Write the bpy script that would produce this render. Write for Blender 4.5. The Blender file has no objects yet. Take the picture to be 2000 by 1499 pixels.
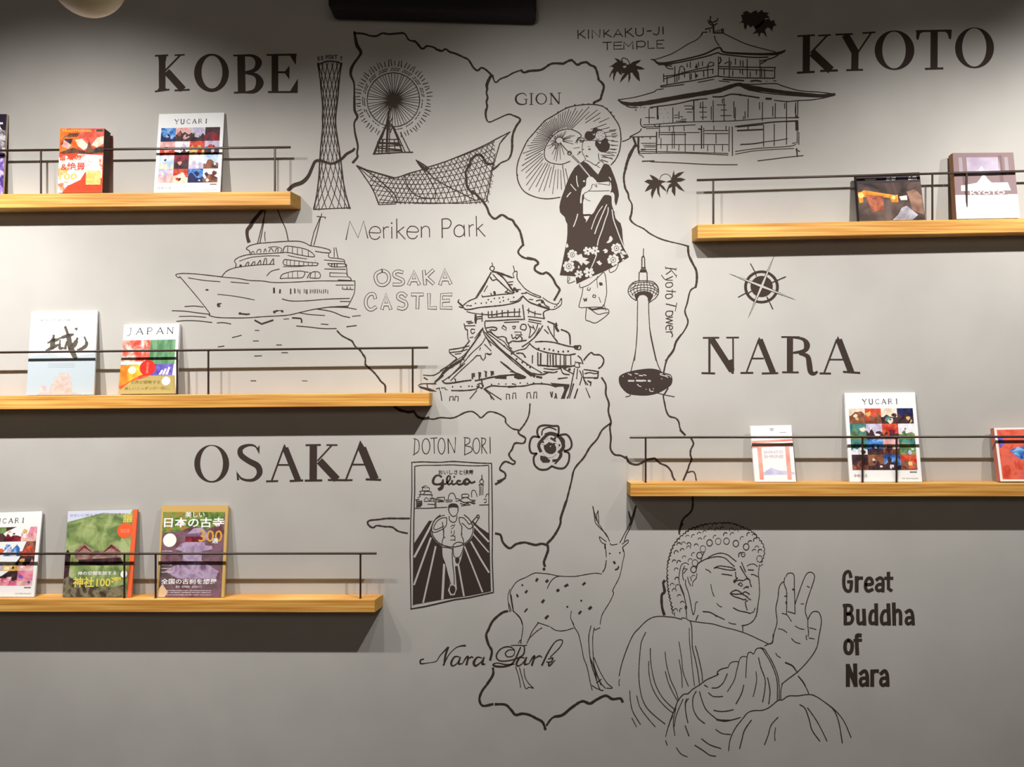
import bpy, math, random
from mathutils import Vector, geometry
PI = math.pi
random.seed(7)
# ------------------------------------------------------------------ frame, camera, light
S = 0.0016            # metres on the wall plane for one photo pixel
D = 2.8               # camera to wall
CZ = 1.50             # camera height
CX, CY = 1000.0, 749.5
sc = bpy.context.scene
COL = sc.collection

def P(px, py, d=0.0):
    """point at distance d in front of the wall that is seen at pixel (px, py)"""
    k = (D - d) / D
    return Vector(((px - CX) * S * k, -d, CZ - (py - CY) * S * k))

cam_d = bpy.data.cameras.new('camera')
cam = bpy.data.objects.new('camera', cam_d)
COL.objects.link(cam)
cam.location = (0, -D, CZ)
cam.rotation_euler = (PI / 2, 0, 0)
cam_d.sensor_width = 36.0
cam_d.lens = 36.0 * (D / S) / 2000.0
cam_d.clip_start = 0.05
sc.camera = cam

world = bpy.data.worlds.new('world')
sc.world = world
world.use_nodes = True
world.node_tree.nodes['Background'].inputs[0].default_value = (1.0, 0.88, 0.76, 1)
world.node_tree.nodes['Background'].inputs[1].default_value = 0.09

def spot(px, power, aim_px, aim_py, size=150, blend=1.0, col=(1.0, 0.972, 0.935), rad=0.016, ly=81, dist=0.96):
    l = bpy.data.lights.new('track_spot_light', 'SPOT')
    l.energy = power
    l.color = col
    l.spot_size = math.radians(size)
    l.spot_blend = blend
    l.shadow_soft_size = rad
    o = bpy.data.objects.new('track_spot_light', l)
    COL.objects.link(o)
    o.location = ((px - CX) * S, -dist, CZ - (ly - CY) * S)
    tgt = Vector(((aim_px - CX) * S, 0, CZ - (aim_py - CY) * S))
    o.rotation_euler = (tgt - o.location).to_track_quat('-Z', 'Y').to_euler()
    return o
SPOTS = [(-60, 125, -261, 1261, 100), (195, 63, 164, 740, 108), (600, 38, 729, 851, 101), (985, 32, 1160, 685, 107), (1250, 102, 1149, 1616, 117), (1760, 51, 1884, 688, 100), (2200, 64, 2282, 500, 100)]
for a in SPOTS:
    spot(a[0], a[1] * 1.05, *a[2:])
# warm soft fill added out of view behind the camera, lifts the upper wall
al = bpy.data.lights.new('added_fill_light', 'AREA')
al.shape = 'RECTANGLE'; al.size = 2.6; al.size_y = 1.0
al.energy = 19
al.color = (1.0, 0.87, 0.72)
ao = bpy.data.objects.new('added_fill_light', al)
COL.objects.link(ao)
ao.location = (0, -4.4, 2.85)
ao.rotation_euler = (Vector((0, 0, 2.5)) - ao.location).to_track_quat('-Z', 'Y').to_euler()
sc.view_settings.view_transform = 'Standard'
sc.view_settings.look = 'None'
sc.view_settings.exposure = 0.0
sc.view_settings.gamma = 1.0
sc.view_settings.use_curve_mapping = False

# ------------------------------------------------------------------ materials
def s2l(c):
    return tuple((x / 255 / 12.92 if x / 255 <= .04045 else ((x / 255 + .055) / 1.055) ** 2.4) for x in c)
_m = {}
def mat(name, col, rough=0.6, spec=0.3, metal=0.0, srgb=True):
    if name in _m: return _m[name]
    m = bpy.data.materials.new(name); m.use_nodes = True
    b = m.node_tree.nodes['Principled BSDF']
    c = s2l(col) if srgb else col
    b.inputs['Base Color'].default_value = (*c, 1)
    b.inputs['Roughness'].default_value = rough
    b.inputs['Specular IOR Level'].default_value = spec
    b.inputs['Metallic'].default_value = metal
    _m[name] = m
    return m
def noise_mat(name, cols, scale=20, stretch=(1, 1, 1), rough=0.5, spec=0.3, detail=4, dist=0.0, bump=0.0, pos=None, metal=0.0):
    """procedural material: noise through a colour ramp, object coordinates"""
    if name in _m: return _m[name]
    m = bpy.data.materials.new(name); m.use_nodes = True
    nt = m.node_tree; b = nt.nodes['Principled BSDF']
    tc = nt.nodes.new('ShaderNodeTexCoord'); mp = nt.nodes.new('ShaderNodeMapping')
    n = nt.nodes.new('ShaderNodeTexNoise'); r = nt.nodes.new('ShaderNodeValToRGB')
    mp.inputs['Scale'].default_value = stretch
    n.inputs['Scale'].default_value = scale; n.inputs['Detail'].default_value = detail
    n.inputs['Distortion'].default_value = dist
    nt.links.new(tc.outputs['Object'], mp.inputs[0]); nt.links.new(mp.outputs[0], n.inputs['Vector'])
    nt.links.new(n.outputs[0], r.inputs[0]); nt.links.new(r.outputs[0], b.inputs['Base Color'])
    els = r.color_ramp.elements
    k = len(cols)
    pos = pos or [0.32 + 0.36 * i / max(1, k - 1) for i in range(k)]
    while len(els) < k: els.new(0.5)
    for i in range(k):
        els[i].position = pos[i]; els[i].color = (*s2l(cols[i]), 1)
    b.inputs['Roughness'].default_value = rough; b.inputs['Specular IOR Level'].default_value = spec
    b.inputs['Metallic'].default_value = metal
    if bump:
        bp = nt.nodes.new('ShaderNodeBump'); bp.inputs['Strength'].default_value = bump; bp.inputs['Distance'].default_value = 0.002
        nt.links.new(n.outputs[0], bp.inputs['Height']); nt.links.new(bp.outputs[0], b.inputs['Normal'])
    _m[name] = m
    return m
WALLM = noise_mat('wall_paint', [(180, 177, 172), (186, 183, 178)], scale=6, rough=0.85, spec=0.12, detail=8)
INK = mat('mural_ink', (50, 39, 38), rough=0.8, spec=0.5)
INK.node_tree.nodes['Principled BSDF'].inputs['Specular Tint'].default_value = (1.0, 0.85, 0.66, 1)
WOOD = noise_mat('pine_plywood', [(186, 124, 52), (214, 156, 76), (232, 186, 106)], scale=9, stretch=(0.35, 1, 16), rough=0.45, spec=0.35, detail=5, bump=0.15)
BLACKM = mat('black_steel', (56, 40, 31), rough=0.34, spec=0.6, metal=0.3)
PAPER = mat('paper_edges', (222, 214, 198), rough=0.8)
WHITEC = mat('white_cover_paper', (236, 236, 236), rough=0.6, spec=0.2)

# ------------------------------------------------------------------ object helpers
def link(o, parent=None):
    COL.objects.link(o)
    if parent: o.parent = parent
    return o
def tag(o, label=None, cat=None, group=None, kind=None):
    if label: o['label'] = label
    if cat: o['category'] = cat
    if group: o['group'] = group
    if kind: o['kind'] = kind
    return o
def empty(name, loc=(0, 0, 0)):
    o = bpy.data.objects.new(name, None); o.location = loc; o.empty_display_size = 0.05
    return link(o)
class MB:
    def __init__(s): s.v = []; s.f = []; s.mi = []; s.mats = []
    def mid(s, m):
        if m not in s.mats: s.mats.append(m)
        return s.mats.index(m)
    def poly(s, pts, m, faces=None):
        b = len(s.v); s.v += [tuple(p) for p in pts]
        i = s.mid(m)
        for f in (faces or [list(range(len(pts)))]):
            s.f.append([b + q for q in f]); s.mi.append(i)
    def box(s, a, b, m):
        x0, y0, z0 = a; x1, y1, z1 = b
        s.hexa([(x0,y0,z0),(x1,y0,z0),(x1,y1,z0),(x0,y1,z0),(x0,y0,z1),(x1,y0,z1),(x1,y1,z1),(x0,y1,z1)], m)
    def hexa(s, p, m):
        s.poly(p, m, [[0,3,2,1],[4,5,6,7],[0,1,5,4],[1,2,6,5],[2,3,7,6],[3,0,4,7]])
    def build(s, name, parent=None, origin=None, smooth=False, bevel=0):
        me = bpy.data.meshes.new(name)
        o = Vector(origin) if origin is not None else Vector((0, 0, 0))
        me.from_pydata([tuple(Vector(v) - o) for v in s.v], [], s.f)
        for m in s.mats: me.materials.append(m)
        me.polygons.foreach_set('material_index', s.mi)
        if smooth: me.polygons.foreach_set('use_smooth', [True] * len(s.f))
        me.update()
        ob = bpy.data.objects.new(name, me)
        link(ob, parent)
        if parent:
            ob.location = o - parent.location
        else:
            ob.location = o
        if bevel:
            bv = ob.modifiers.new('bevel', 'BEVEL'); bv.width = bevel; bv.segments = 2; bv.limit_method = 'ANGLE'
        return ob
def rod(mb, a, b, r, m, n=10):
    a = Vector(a); b = Vector(b); d = (b - a).normalized()
    u = d.orthogonal().normalized(); w = d.cross(u)
    pts = []
    for q in (a, b):
        for i in range(n):
            t = 2 * PI * i / n
            pts.append(q + (u * math.cos(t) + w * math.sin(t)) * r)
    fs = [[i, (i + 1) % n, n + (i + 1) % n, n + i] for i in range(n)] + [list(range(n))[::-1], list(range(n, 2 * n))]
    mb.poly(pts, m, fs)

# ------------------------------------------------------------------ 2-D drawing kit (pixel plane of the wall)
def catmull(pts, closed=False, n=5):
    if len(pts) < 3: return pts
    out = []
    L = len(pts)
    dim = len(pts[0])
    rng = range(L if closed else L - 1)
    for i in rng:
        p0 = pts[(i - 1) % L] if (closed or i > 0) else pts[0]
        p1 = pts[i]; p2 = pts[(i + 1) % L]
        p3 = pts[(i + 2) % L] if (closed or i + 2 < L) else pts[-1]
        for k in range(n):
            t = k / n
            out.append(tuple(0.5 * ((2 * p1[c]) + (-p0[c] + p2[c]) * t + (2 * p0[c] - 5 * p1[c] + 4 * p2[c] - p3[c]) * t * t
                       + (-p0[c] + 3 * p1[c] - 3 * p2[c] + p3[c]) * t ** 3) for c in range(dim)))
    if not closed: out.append(pts[-1])
    return out
def ribbon(pts, ws, cap=0.25):
    """pts in px, ws widths in px -> list of quads (as index lists) and points"""
    q = [pts[0]]; w2 = [ws[0]]
    for p, w in zip(pts[1:], ws[1:]):
        if math.hypot(p[0] - q[-1][0], p[1] - q[-1][1]) > 0.15: q.append(p); w2.append(w)
    if len(q) < 2: q = [q[0], (q[0][0] + .6, q[0][1])]; w2 = [ws[0], ws[0]]
    L = []; R = []
    n = len(q)
    if max(ws) >= 10: cap = 0.0
    for i in range(n):
        if i == 0: dx, dy = q[1][0] - q[0][0], q[1][1] - q[0][1]
        elif i == n - 1: dx, dy = q[-1][0] - q[-2][0], q[-1][1] - q[-2][1]
        else:
            ax, ay = q[i][0] - q[i-1][0], q[i][1] - q[i-1][1]; bx, by = q[i+1][0] - q[i][0], q[i+1][1] - q[i][1]
            la = math.hypot(ax, ay); lb = math.hypot(bx, by)
            dx, dy = ax / la + bx / lb, ay / la + by / lb
            if math.hypot(dx, dy) < 0.5: dx, dy = ax, ay
        l = math.hypot(dx, dy) or 1
        nx, ny = -dy / l, dx / l
        h = w2[i] / 2
        cx, cy = q[i]
        if i == 0: cx -= dx / l * w2[i] * cap; cy -= dy / l * w2[i] * cap
        if i == n - 1: cx += dx / l * w2[i] * cap; cy += dy / l * w2[i] * cap
        L.append((cx + nx * h, cy + ny * h)); R.append((cx - nx * h, cy - ny * h))
    pp = L + R
    fs = [[i, i + 1, n + i + 1, n + i] for i in range(n - 1)]
    return pp, fs
def orient(pp, fs, up):
    """wind every face the same way round so that all paint faces the room"""
    out = []
    for f in fs:
        a = sum(pp[f[i]][0] * pp[f[(i + 1) % len(f)]][1] - pp[f[(i + 1) % len(f)]][0] * pp[f[i]][1] for i in range(len(f)))
        out.append(list(f) if a * up >= 0 else list(f)[::-1])
    return out
class Ink:
    """collects flat paint in wall pixels; map_ turns (px, py, layer) into 3-D"""
    def __init__(s, map_=None, ink=INK, bg=WALLM):
        s.mb = MB(); s.k = 1; s.ox = s.oy = 0; s.layer = 0; s.ink = ink; s.bg = bg; s.m = ink; s.wob = 0.0; s.ws = 1.0; s.chunks = []
        s.map_ = map_ or (lambda x, y, L: ((x - CX) * S, -(0.0005 + 0.0004 * L), CZ - (y - CY) * S))
    def T(s, x, y): return (s.ox + x / s.k, s.oy + y / s.k)
    def put(s, pp, fs):
        s.n_ = (getattr(s, 'n_', 0) + 1) % 24          # every stroke a hair above the last, as wet paint lies
        fs = orient(pp, fs, -1)
        v0, f0 = len(s.mb.v), len(s.mb.f)
        s.mb.poly([s.map_(x, y, s.layer + s.n_ * 0.038) for x, y in pp], s.m, fs)
        xs = [q[0] for q in pp]; ys = [q[1] for q in pp]
        s.chunks.append((v0, len(s.mb.v), f0, len(s.mb.f), min(xs), max(xs), min(ys), max(ys)))
    def stroke(s, pts, ws):
        if s.wob: ws = [w * (1 + random.uniform(-s.wob, s.wob)) for w in ws]
        s.put(*ribbon(pts, [w * s.ws for w in ws]))
    def fill(s, loops):
        vv = [[Vector((x, y, 0)) for x, y in l] for l in loops]
        tris = geometry.tessellate_polygon(vv)
        s.put([(v.x, v.y) for l in vv for v in l], [list(t) for t in tris])
    def run(s, txt):
        """ @ ox oy k | s w pts smooth stroke | p w pts polyline | v x y w ... | f pts fill | g pts smooth fill |
            O cx cy rx ry cx2 cy2 rx2 ry2 ring | o w cx cy rx ry [a0 a1] outline | d w x y .. dots | V w x y0 y1.. | H w x0 x1 y.. |
            L n layer | C ink/bg | W wobble """
        for line in txt.replace(';', '\n').split('\n'):
            t = line.split()
            if not t or t[0][0] == '#': continue
            c = t[0]
            if c == 'C': s.m = s.bg if t[1] == 'bg' else s.ink; continue
            a = [float(x) for x in t[1:]]
            T = s.T
            if c == '@': s.ox, s.oy, s.k = a
            elif c == 'L': s.layer = a[0]
            elif c == 'W': s.wob = a[0]
            elif c in 'sp':
                w = a[0]; pts = [T(a[i], a[i + 1]) for i in range(1, len(a) - 1, 2)]
                if c == 's': pts = catmull(pts)
                n = len(pts)
                s.stroke(pts, [w] * n)
            elif c == 'v':
                pts = catmull([(*T(a[i], a[i + 1]), a[i + 2]) for i in range(0, len(a) - 2, 3)])
                s.stroke([p[:2] for p in pts], [max(.4, p[2]) for p in pts])
            elif c in 'fg':
                pts = [T(a[i], a[i + 1]) for i in range(0, len(a) - 1, 2)]
                if c == 'g': pts = catmull(pts, True, 4)
                s.fill([pts])
            elif c == 'O':
                def el(cx, cy, rx, ry): return [T(cx + rx * math.cos(2*PI*i/40), cy + ry * math.sin(2*PI*i/40)) for i in range(40)]
                s.fill([el(*a[:4])] + ([el(*a[4:8])[::-1]] if len(a) > 7 else []))
            elif c == 'o':
                w, cx, cy, rx, ry = a[:5]; a0, a1 = (a[5:7] if len(a) > 6 else (0, 360))
                n = max(6, int(abs(a1 - a0) / 15))
                pts = [T(cx + rx * math.cos(math.radians(a0 + (a1-a0)*i/n)), cy + ry * math.sin(math.radians(a0 + (a1-a0)*i/n))) for i in range(n + 1)]
                s.stroke(pts, [w] * len(pts))
            elif c == 'd':
                w = a[0]
                for i in range(1, len(a) - 1, 2):
                    x, y = T(a[i], a[i + 1])
                    s.put([(x + w/2 * math.cos(PI*j/4), y + w/2 * math.sin(PI*j/4)) for j in range(8)], [list(range(8))])
            elif c == 'V':
                for i in range(1, len(a) - 2, 3):
                    j = random.uniform(-.5, .5)
                    s.stroke([T(a[i], a[i+1]), (lambda q: (q[0] + j, q[1]))(T(a[i], a[i+2]))], [a[0]] * 2)
            elif c == 'H':
                for i in range(1, len(a) - 2, 3):
                    s.stroke([T(a[i], a[i+2]), T(a[i+1], a[i+2])], [a[0]] * 2)
        return s
    def build(s, name, parent=None):
        return s.mb.build(name, parent)
    def build_split(s, name, parent, axis='x', tol=0.8):
        """strokes whose spans overlap along the axis become one part each (one letter, one window)"""
        i = 4 if axis == 'x' else 6
        groups = []
        for c in sorted(s.chunks, key=lambda c: c[i]):
            if groups and c[i] < groups[-1][1] - tol:
                groups[-1][0].append(c); groups[-1][1] = max(groups[-1][1], c[i + 1])
            else: groups.append([[c], c[i + 1]])
        for g, _ in groups:
            mb = MB(); mb.mats = s.mb.mats
            for c in sorted(g):
                off = len(mb.v) - c[0]
                mb.v += s.mb.v[c[0]:c[1]]
                for k in range(c[2], c[3]):
                    mb.f.append([q + off for q in s.mb.f[k]]); mb.mi.append(s.mb.mi[k])
            mb.build(name, parent)
# ------------------------------------------------------------------ ROOM
def struct(name, a, b, m):
    mb = MB(); mb.box(a, b, m)
    o = mb.build(name, origin=((a[0]+b[0])/2, (a[1]+b[1])/2, (a[2]+b[2])/2)); o['kind'] = 'structure'; return o
struct('wall_back', (-3.4, 0, 0), (3.4, .12, 3.0), WALLM)
struct('floor', (-3.4, -6.5, -.1), (3.4, .12, 0), noise_mat('floor_boards', [(44, 36, 30), (58, 48, 40)], scale=5, stretch=(1, 8, 1), rough=.5))
struct('ceiling', (-3.4, -6.5, 3.0), (3.4, .12, 3.1), mat('ceiling_paint', (60, 56, 54), rough=.9))
# ------------------------------------------------------------------ text as flat mesh (Blender's own built-in font)
_tc = {}
def glyphs(body, bold=0.0):
    """outline mesh of a text in unit coordinates: (verts2d, faces, w, h) with origin at bottom-left"""
    key = (body, bold)
    if key in _tc: return _tc[key]
    cu = bpy.data.curves.new('lettering', 'FONT'); cu.body = body; cu.resolution_u = 2; cu.fill_mode = 'FRONT'
    cu.offset = bold
    o = bpy.data.objects.new('lettering_tmp', cu); COL.objects.link(o)
    bpy.context.view_layer.update()
    me = o.evaluated_get(bpy.context.evaluated_depsgraph_get()).to_mesh()
    vs = [(v.co.x, v.co.y) for v in me.vertices]; fs = [list(p.vertices) for p in me.polygons]
    bpy.data.objects.remove(o); bpy.data.curves.remove(cu)
    if not vs: vs = [(0, 0)]
    x0 = min(v[0] for v in vs); y0 = min(v[1] for v in vs); x1 = max(v[0] for v in vs); y1 = max(v[1] for v in vs)
    r = ([(v[0] - x0, v[1] - y0) for v in vs], fs, max(x1 - x0, 1e-4), max(y1 - y0, 1e-4))
    _tc[key] = r
    return r
def text_on_wall(body, cx, cy, hpx, name, parent, layer=1, m=None, bold=0.01):
    vs, fs, w, h = glyphs(body, bold)
    s = hpx / h
    k = Ink(); k.layer = layer
    k.put([(cx + (x - w / 2) * s, cy - (y - h / 2) * s) for x, y in vs], fs)
    return k.build(name, parent)
# ------------------------------------------------------------------ MURAL: lettering
def lettering(name, label, letters, group=None, wob=0.0, ws=1.0):
    """letters: list of drawing scripts, one per painted letter or word; each becomes a part"""
    root = empty(name); tag(root, label, 'lettering', group)
    for pn, txt in letters:
        k = Ink(); k.wob = wob; k.ws = ws
        k.run(txt)
        if pn == 'word': k.build_split('letter', root, 'y' if 'downwards' in label else 'x')
        elif pn == 'script_word': k.build('word', root)
        else: k.build(pn, root)
    return root
def mural(name, label, parts, cat='mural drawing', group=None, wob=0.0, ws=1.0):
    root = empty(name); tag(root, label, cat, group)
    for pn, txt in parts:
        k = Ink(); k.wob = wob; k.ws = ws
 
        k.run(txt)
        if pn == 'windows': k.build_split('window', root)
        else: k.build(pn, root)
    return root
h = '@ 0 0 3.3333\n'
lettering('city_lettering', 'bold black serif letters KOBE painted high on the left of the wall', [
 ('letter', h + 'p 13 1056 372 1056 588;p 3.4 1012 364 1092 360;p 3.6 1012 596 1100 584;p 3.4 1172 362 1072 464;p 3 1140 360 1200 357;p 14 1085 466 1192 584;p 3.6 1140 590 1232 585;f 1030 365 1085 365 1080 395 1034 395;f 1034 575 1080 575 1095 590 1020 594'),
 ('letter', h + 'O 1377 475 113 125 1380 470 68 107'),
 ('letter', h + 'p 15 1570 362 1574 602;p 3.4 1522 362 1610 360;p 3.6 1526 604 1610 602;v 1595 361 4 1650 366 6 1684 405 13 1660 455 8 1596 472 4;v 1596 475 4 1665 490 8 1692 540 15 1660 592 9 1600 602 4'),
 ('letter', h + 'p 13 1790 362 1790 600;p 3.4 1738 358 1800 358;p 4 1790 358 1928 356;f 1885 358 1930 352 1926 424;p 3.8 1748 600 1935 600;f 1885 600 1940 512 1938 604;p 4 1800 471 1880 471;f 1850 471 1885 428 1884 518')])
h = '@ 1500 0 4\n'
lettering('city_lettering', 'bold black serif letters KYOTO painted in the upper right corner', [
 ('letter', h + 'p 14 300 277 298 566;p 3.4 232 283 362 275;p 4.2 230 569 360 562;p 3.4 462 278 335 412;p 3.2 395 279 487 274;p 16 345 412 492 550;p 4.4 412 555 540 551'),
 ('letter', h + 'p 15 603 272 688 420;p 14 680 400 677 545;p 3.4 530 271 660 266;p 3.4 806 256 700 412;p 3.2 740 259 835 253;p 3.8 615 549 738 546'),
 ('letter', h + 'O 988 393 155 155 984 391 92 144'),
 ('letter', h + 'p 14 1298 245 1296 535;p 4 1160 244 1430 239;f 1158 243 1228 243 1188 262 1174 314 1158 304;f 1435 238 1372 240 1402 262 1414 304 1430 308;p 4.2 1230 539 1365 535'),
 ('letter', h + 'O 1613 375 152 160 1611 371 95 150')])
h = '@ 1360 480 5.88\n'
lettering('city_lettering', 'brown black serif letters NARA under the compass', [
 ('letter', h + 'p 4.4 150 1062 150 1462;p 3.4 80 1060 258 1058;p 12 172 1070 410 1440;f 330 1330 425 1300 430 1475 405 1470;p 3.2 421 1060 424 1440;p 3.2 348 1057 485 1056;p 3.8 65 1465 210 1468'),
 ('letter', h + 'p 3.2 714 1085 575 1458;p 11.5 728 1080 882 1462;f 720 1050 697 1112 762 1112;p 3.2 640 1297 770 1297;p 3.8 512 1463 648 1462;p 3.8 757 1469 935 1465'),
 ('letter', h + 'p 12 1075 1052 1075 1458;p 3.4 980 1050 1180 1052;v 1110 1053 4 1225 1075 6 1270 1140 12 1240 1208 8 1110 1232 4;v 1180 1238 5 1275 1272 9 1298 1370 11 1312 1450 10 1352 1472 7 1392 1446 4;p 3.6 990 1455 1170 1457'),
 ('letter', h + 'p 3.6 1612 1080 1467 1465;p 12.5 1635 1080 1778 1455;f 1625 1038 1598 1112 1662 1112;p 3.2 1535 1310 1680 1310;p 3.8 1420 1468 1540 1470;p 4 1690 1450 1875 1463')])
h = '@ 360 840 4.76\n'
lettering('city_lettering', 'large serif letters OSAKA below the middle left shelf', [
 ('letter', h + 'O 255 315 162 175 254 312 106 165'),
 ('letter', h + 'v 694 200 2 655 150 3.4 590 143 5 525 175 9 528 235 11 600 290 11 680 335 12 700 400 11 660 455 7 600 470 5 530 452 4 492 400 2;f 700 140 698 228 672 180;f 485 375 490 470 512 465'),
 ('letter', h + 'p 3.4 925 165 812 474;p 12 938 170 1058 470;f 930 130 905 200 968 200;p 3.2 875 326 982 326;p 3.6 765 479 868 476;p 4 985 476 1100 470'),
 ('letter', h + 'p 14.5 1200 143 1198 470;p 3.6 1132 143 1265 140;p 3.2 1370 145 1240 287;p 3.2 1325 141 1420 142;p 14.5 1257 288 1420 462;p 4 1125 472 1278 470;p 4 1340 466 1500 468'),
 ('letter', h + 'p 3.6 1622 160 1502 465;p 16 1652 170 1772 460;f 1635 98 1600 192 1695 192;p 3.4 1560 323 1695 323;p 3.6 1490 469 1560 467;p 4 1692 460 1825 465')])
h = '@ 660 400 6.663\n'
lettering('place_lettering', 'thin sans lettering Meriken Park above the outlined castle title', [
 ('word', h + 'W 0.1;p 2 105 455 155 215 262 430 335 210 388 435;s 1.8 412 362 545 366 548 320 510 288 450 292 412 340 415 400 450 445 510 448 545 415;p 1.8 598 435 592 290;s 1.8 592 330 620 295 660 292;p 1.8 702 438 700 290;d 3.4 700 240;p 1.8 768 438 765 185;p 1.8 770 360 860 290;p 1.8 785 350 875 448;s 1.8 900 352 1035 355 1040 315 1000 285 940 285 902 335 905 395 940 438 1000 440 1035 405;p 2 1088 425 1086 285;s 1.8 1086 320 1120 285 1165 285 1190 320 1192 422'),
 ('word', h + 'p 2.2 1358 430 1355 190;s 2 1355 188 1430 185 1470 220 1465 270 1430 305 1358 308;s 2 1648 330 1620 280 1570 265 1525 300 1512 350 1530 400 1580 418 1630 395 1648 350;p 1.8 1642 265 1650 412;p 1.8 1712 412 1706 262;s 1.8 1706 300 1735 268 1765 262;p 1.8 1806 410 1800 150;p 1.8 1805 325 1885 255;p 1.8 1825 312 1915 412')])
def outline_word(txt):
    return 'L 0;' + txt + ';L 1;C bg;' + txt.replace('s 7 ', 's 4.4 ').replace('p 7 ', 'p 4.4 ')
w1 = 's 7 575 860 500 900 492 970 530 1035 600 1045 655 1000 665 930 630 875 575 860;s 7 838 880 780 868 735 890 740 930 790 955 840 980 848 1015 810 1040 725 1040;p 7 925 1035 990 870 1055 1035;p 7 955 985 1030 985;p 7 1118 865 1135 1035;p 7 1238 855 1130 955;p 7 1150 945 1240 1025;p 7 1330 1035 1390 850 1465 1025;p 7 1365 975 1440 975'
w2 = 's 7 485 1215 470 1170 420 1165 375 1210 362 1280 385 1345 435 1368 490 1335;p 7 575 1355 625 1170 685 1355;p 7 605 1300 665 1300;s 7 885 1190 840 1155 790 1170 785 1215 830 1245 880 1270 890 1320 850 1355 785 1345;p 7 965 1170 1105 1170;p 7 1040 1175 1035 1345;p 7 1185 1165 1185 1345 1275 1345;p 7 1475 1170 1350 1172 1345 1345 1475 1345;p 7 1350 1255 1445 1250'
k = '@ 660 400 6.663\n'
lettering('place_lettering', 'hollow bubble lettering OSAKA CASTLE left of the castle roof', [('word', k + outline_word(w1)), ('word', k + outline_word(w2))])
lettering('place_lettering', 'narrow thin lettering DOTON BORI above the framed runner panel', [
 ('word', '@ 660 780 5\nW 0.1;p 1.5 752 385 745 540;s 1.5 740 385 780 400 795 450 785 510 735 545;o 1.6 860 460 38 75;p 1.6 905 382 970 378;p 1.6 938 385 942 530;o 1.6 1012 458 34 78;p 1.8 1080 530 1075 385 1140 525 1148 372'),
 ('word', '@ 660 780 5\np 1.6 1240 380 1238 540;s 1.6 1230 375 1285 385 1280 430 1240 452 1300 470 1305 510 1235 545;o 1.6 1352 455 34 75;p 1.6 1405 530 1405 378;s 1.6 1400 378 1440 390 1435 430 1405 455;p 1.6 1410 455 1455 530;p 1.8 1485 372 1488 528')])
lettering('place_lettering', 'small thin serif lettering GION above the paper parasol', [
 ('word', '@ 980 180 6.663\nv 318 50 1.2 295 22 1.8 250 18 2 198 45 3 182 95 4 208 145 3.4 265 162 2.4 322 150 1.8;p 2.2 318 95 318 150;p 1.2 292 93 335 93;p 2.6 385 20 385 160;p 1.3 362 20 408 18;p 1.3 362 162 408 162;O 513 88 74 74 516 88 56 64;p 1.6 642 18 642 155;p 3.2 642 22 742 148;p 1.6 748 10 746 155;p 1.2 620 16 660 15;p 1.2 622 158 662 157;p 1.2 728 11 770 9')])
lettering('place_lettering', 'plain capital lettering KINKAKU-JI TEMPLE beside the pagoda roof', [
 ('word', '@ 1100 0 8.33\np 2 238 490 242 632;p 2 345 490 245 575;p 2 275 560 362 622;p 2 410 485 412 628;p 2 475 625 470 490 595 608 598 485;p 2 662 485 665 610;p 2 748 490 668 560;p 2 690 550 790 605;p 2 822 605 890 480 965 600;p 2 845 562 940 562;p 2 1010 465 1012 605;p 2 1115 460 1015 535;p 2 1045 525 1145 598;s 2 1180 460 1182 540 1210 580 1270 575 1300 540 1298 455;p 2.4 1365 507 1432 503;s 2 1558 440 1555 520 1530 565 1480 560 1468 545;p 2.2 1622 440 1625 555'),
 ('word', '@ 1100 0 8.33\np 2 645 692 785 688;p 2 715 692 718 812;p 2 955 685 825 690 825 802 960 798;p 2 825 742 945 740;p 2 985 805 988 685 1062 760 1132 675 1135 800;p 2 1198 800 1195 680;s 2 1195 678 1290 672 1332 700 1325 745 1280 765 1200 758;p 2 1378 668 1380 790 1485 785;p 2 1640 655 1522 660 1525 785 1640 782;p 2 1522 720 1610 718')])
lettering('place_lettering', 'small slanted lettering Kyoto Tower written downwards beside the tower', [
 ('word', '@ 1060 480 6.663\np 2 1600 290 1735 308;p 1.2 1595 275 1605 305;p 1.2 1740 290 1730 325;p 1.4 1740 400 1660 305;p 2 1665 330 1605 375;p 1.2 1740 380 1735 415;p 2 1690 402 1605 440;s 1.6 1690 450 1600 445 1560 405 1545 385;s 1.8 1680 480 1620 485 1600 510 1615 540 1660 540 1690 515 1680 480;p 1.8 1730 600 1610 590;p 1.4 1685 570 1685 630;s 1.8 1665 630 1610 635 1598 665 1620 690 1665 680 1690 655 1665 630'),
 ('word', '@ 1060 480 6.663\np 2.2 1735 790 1605 760;p 1.4 1745 745 1725 850;s 2 1690 855 1620 855 1600 890 1620 920 1670 915 1690 885 1690 855;p 1.8 1690 930 1605 950;p 1.8 1605 950 1690 975;p 1.8 1690 975 1605 1000;p 1.8 1605 1000 1690 1020;s 2 1650 1040 1655 1095 1685 1080 1685 1050 1640 1035 1605 1060 1605 1095;p 1.8 1685 1120 1605 1125;s 2 1670 1130 1690 1160 1680 1190')])
k = '@ 800 1180 4.545\n'
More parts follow.
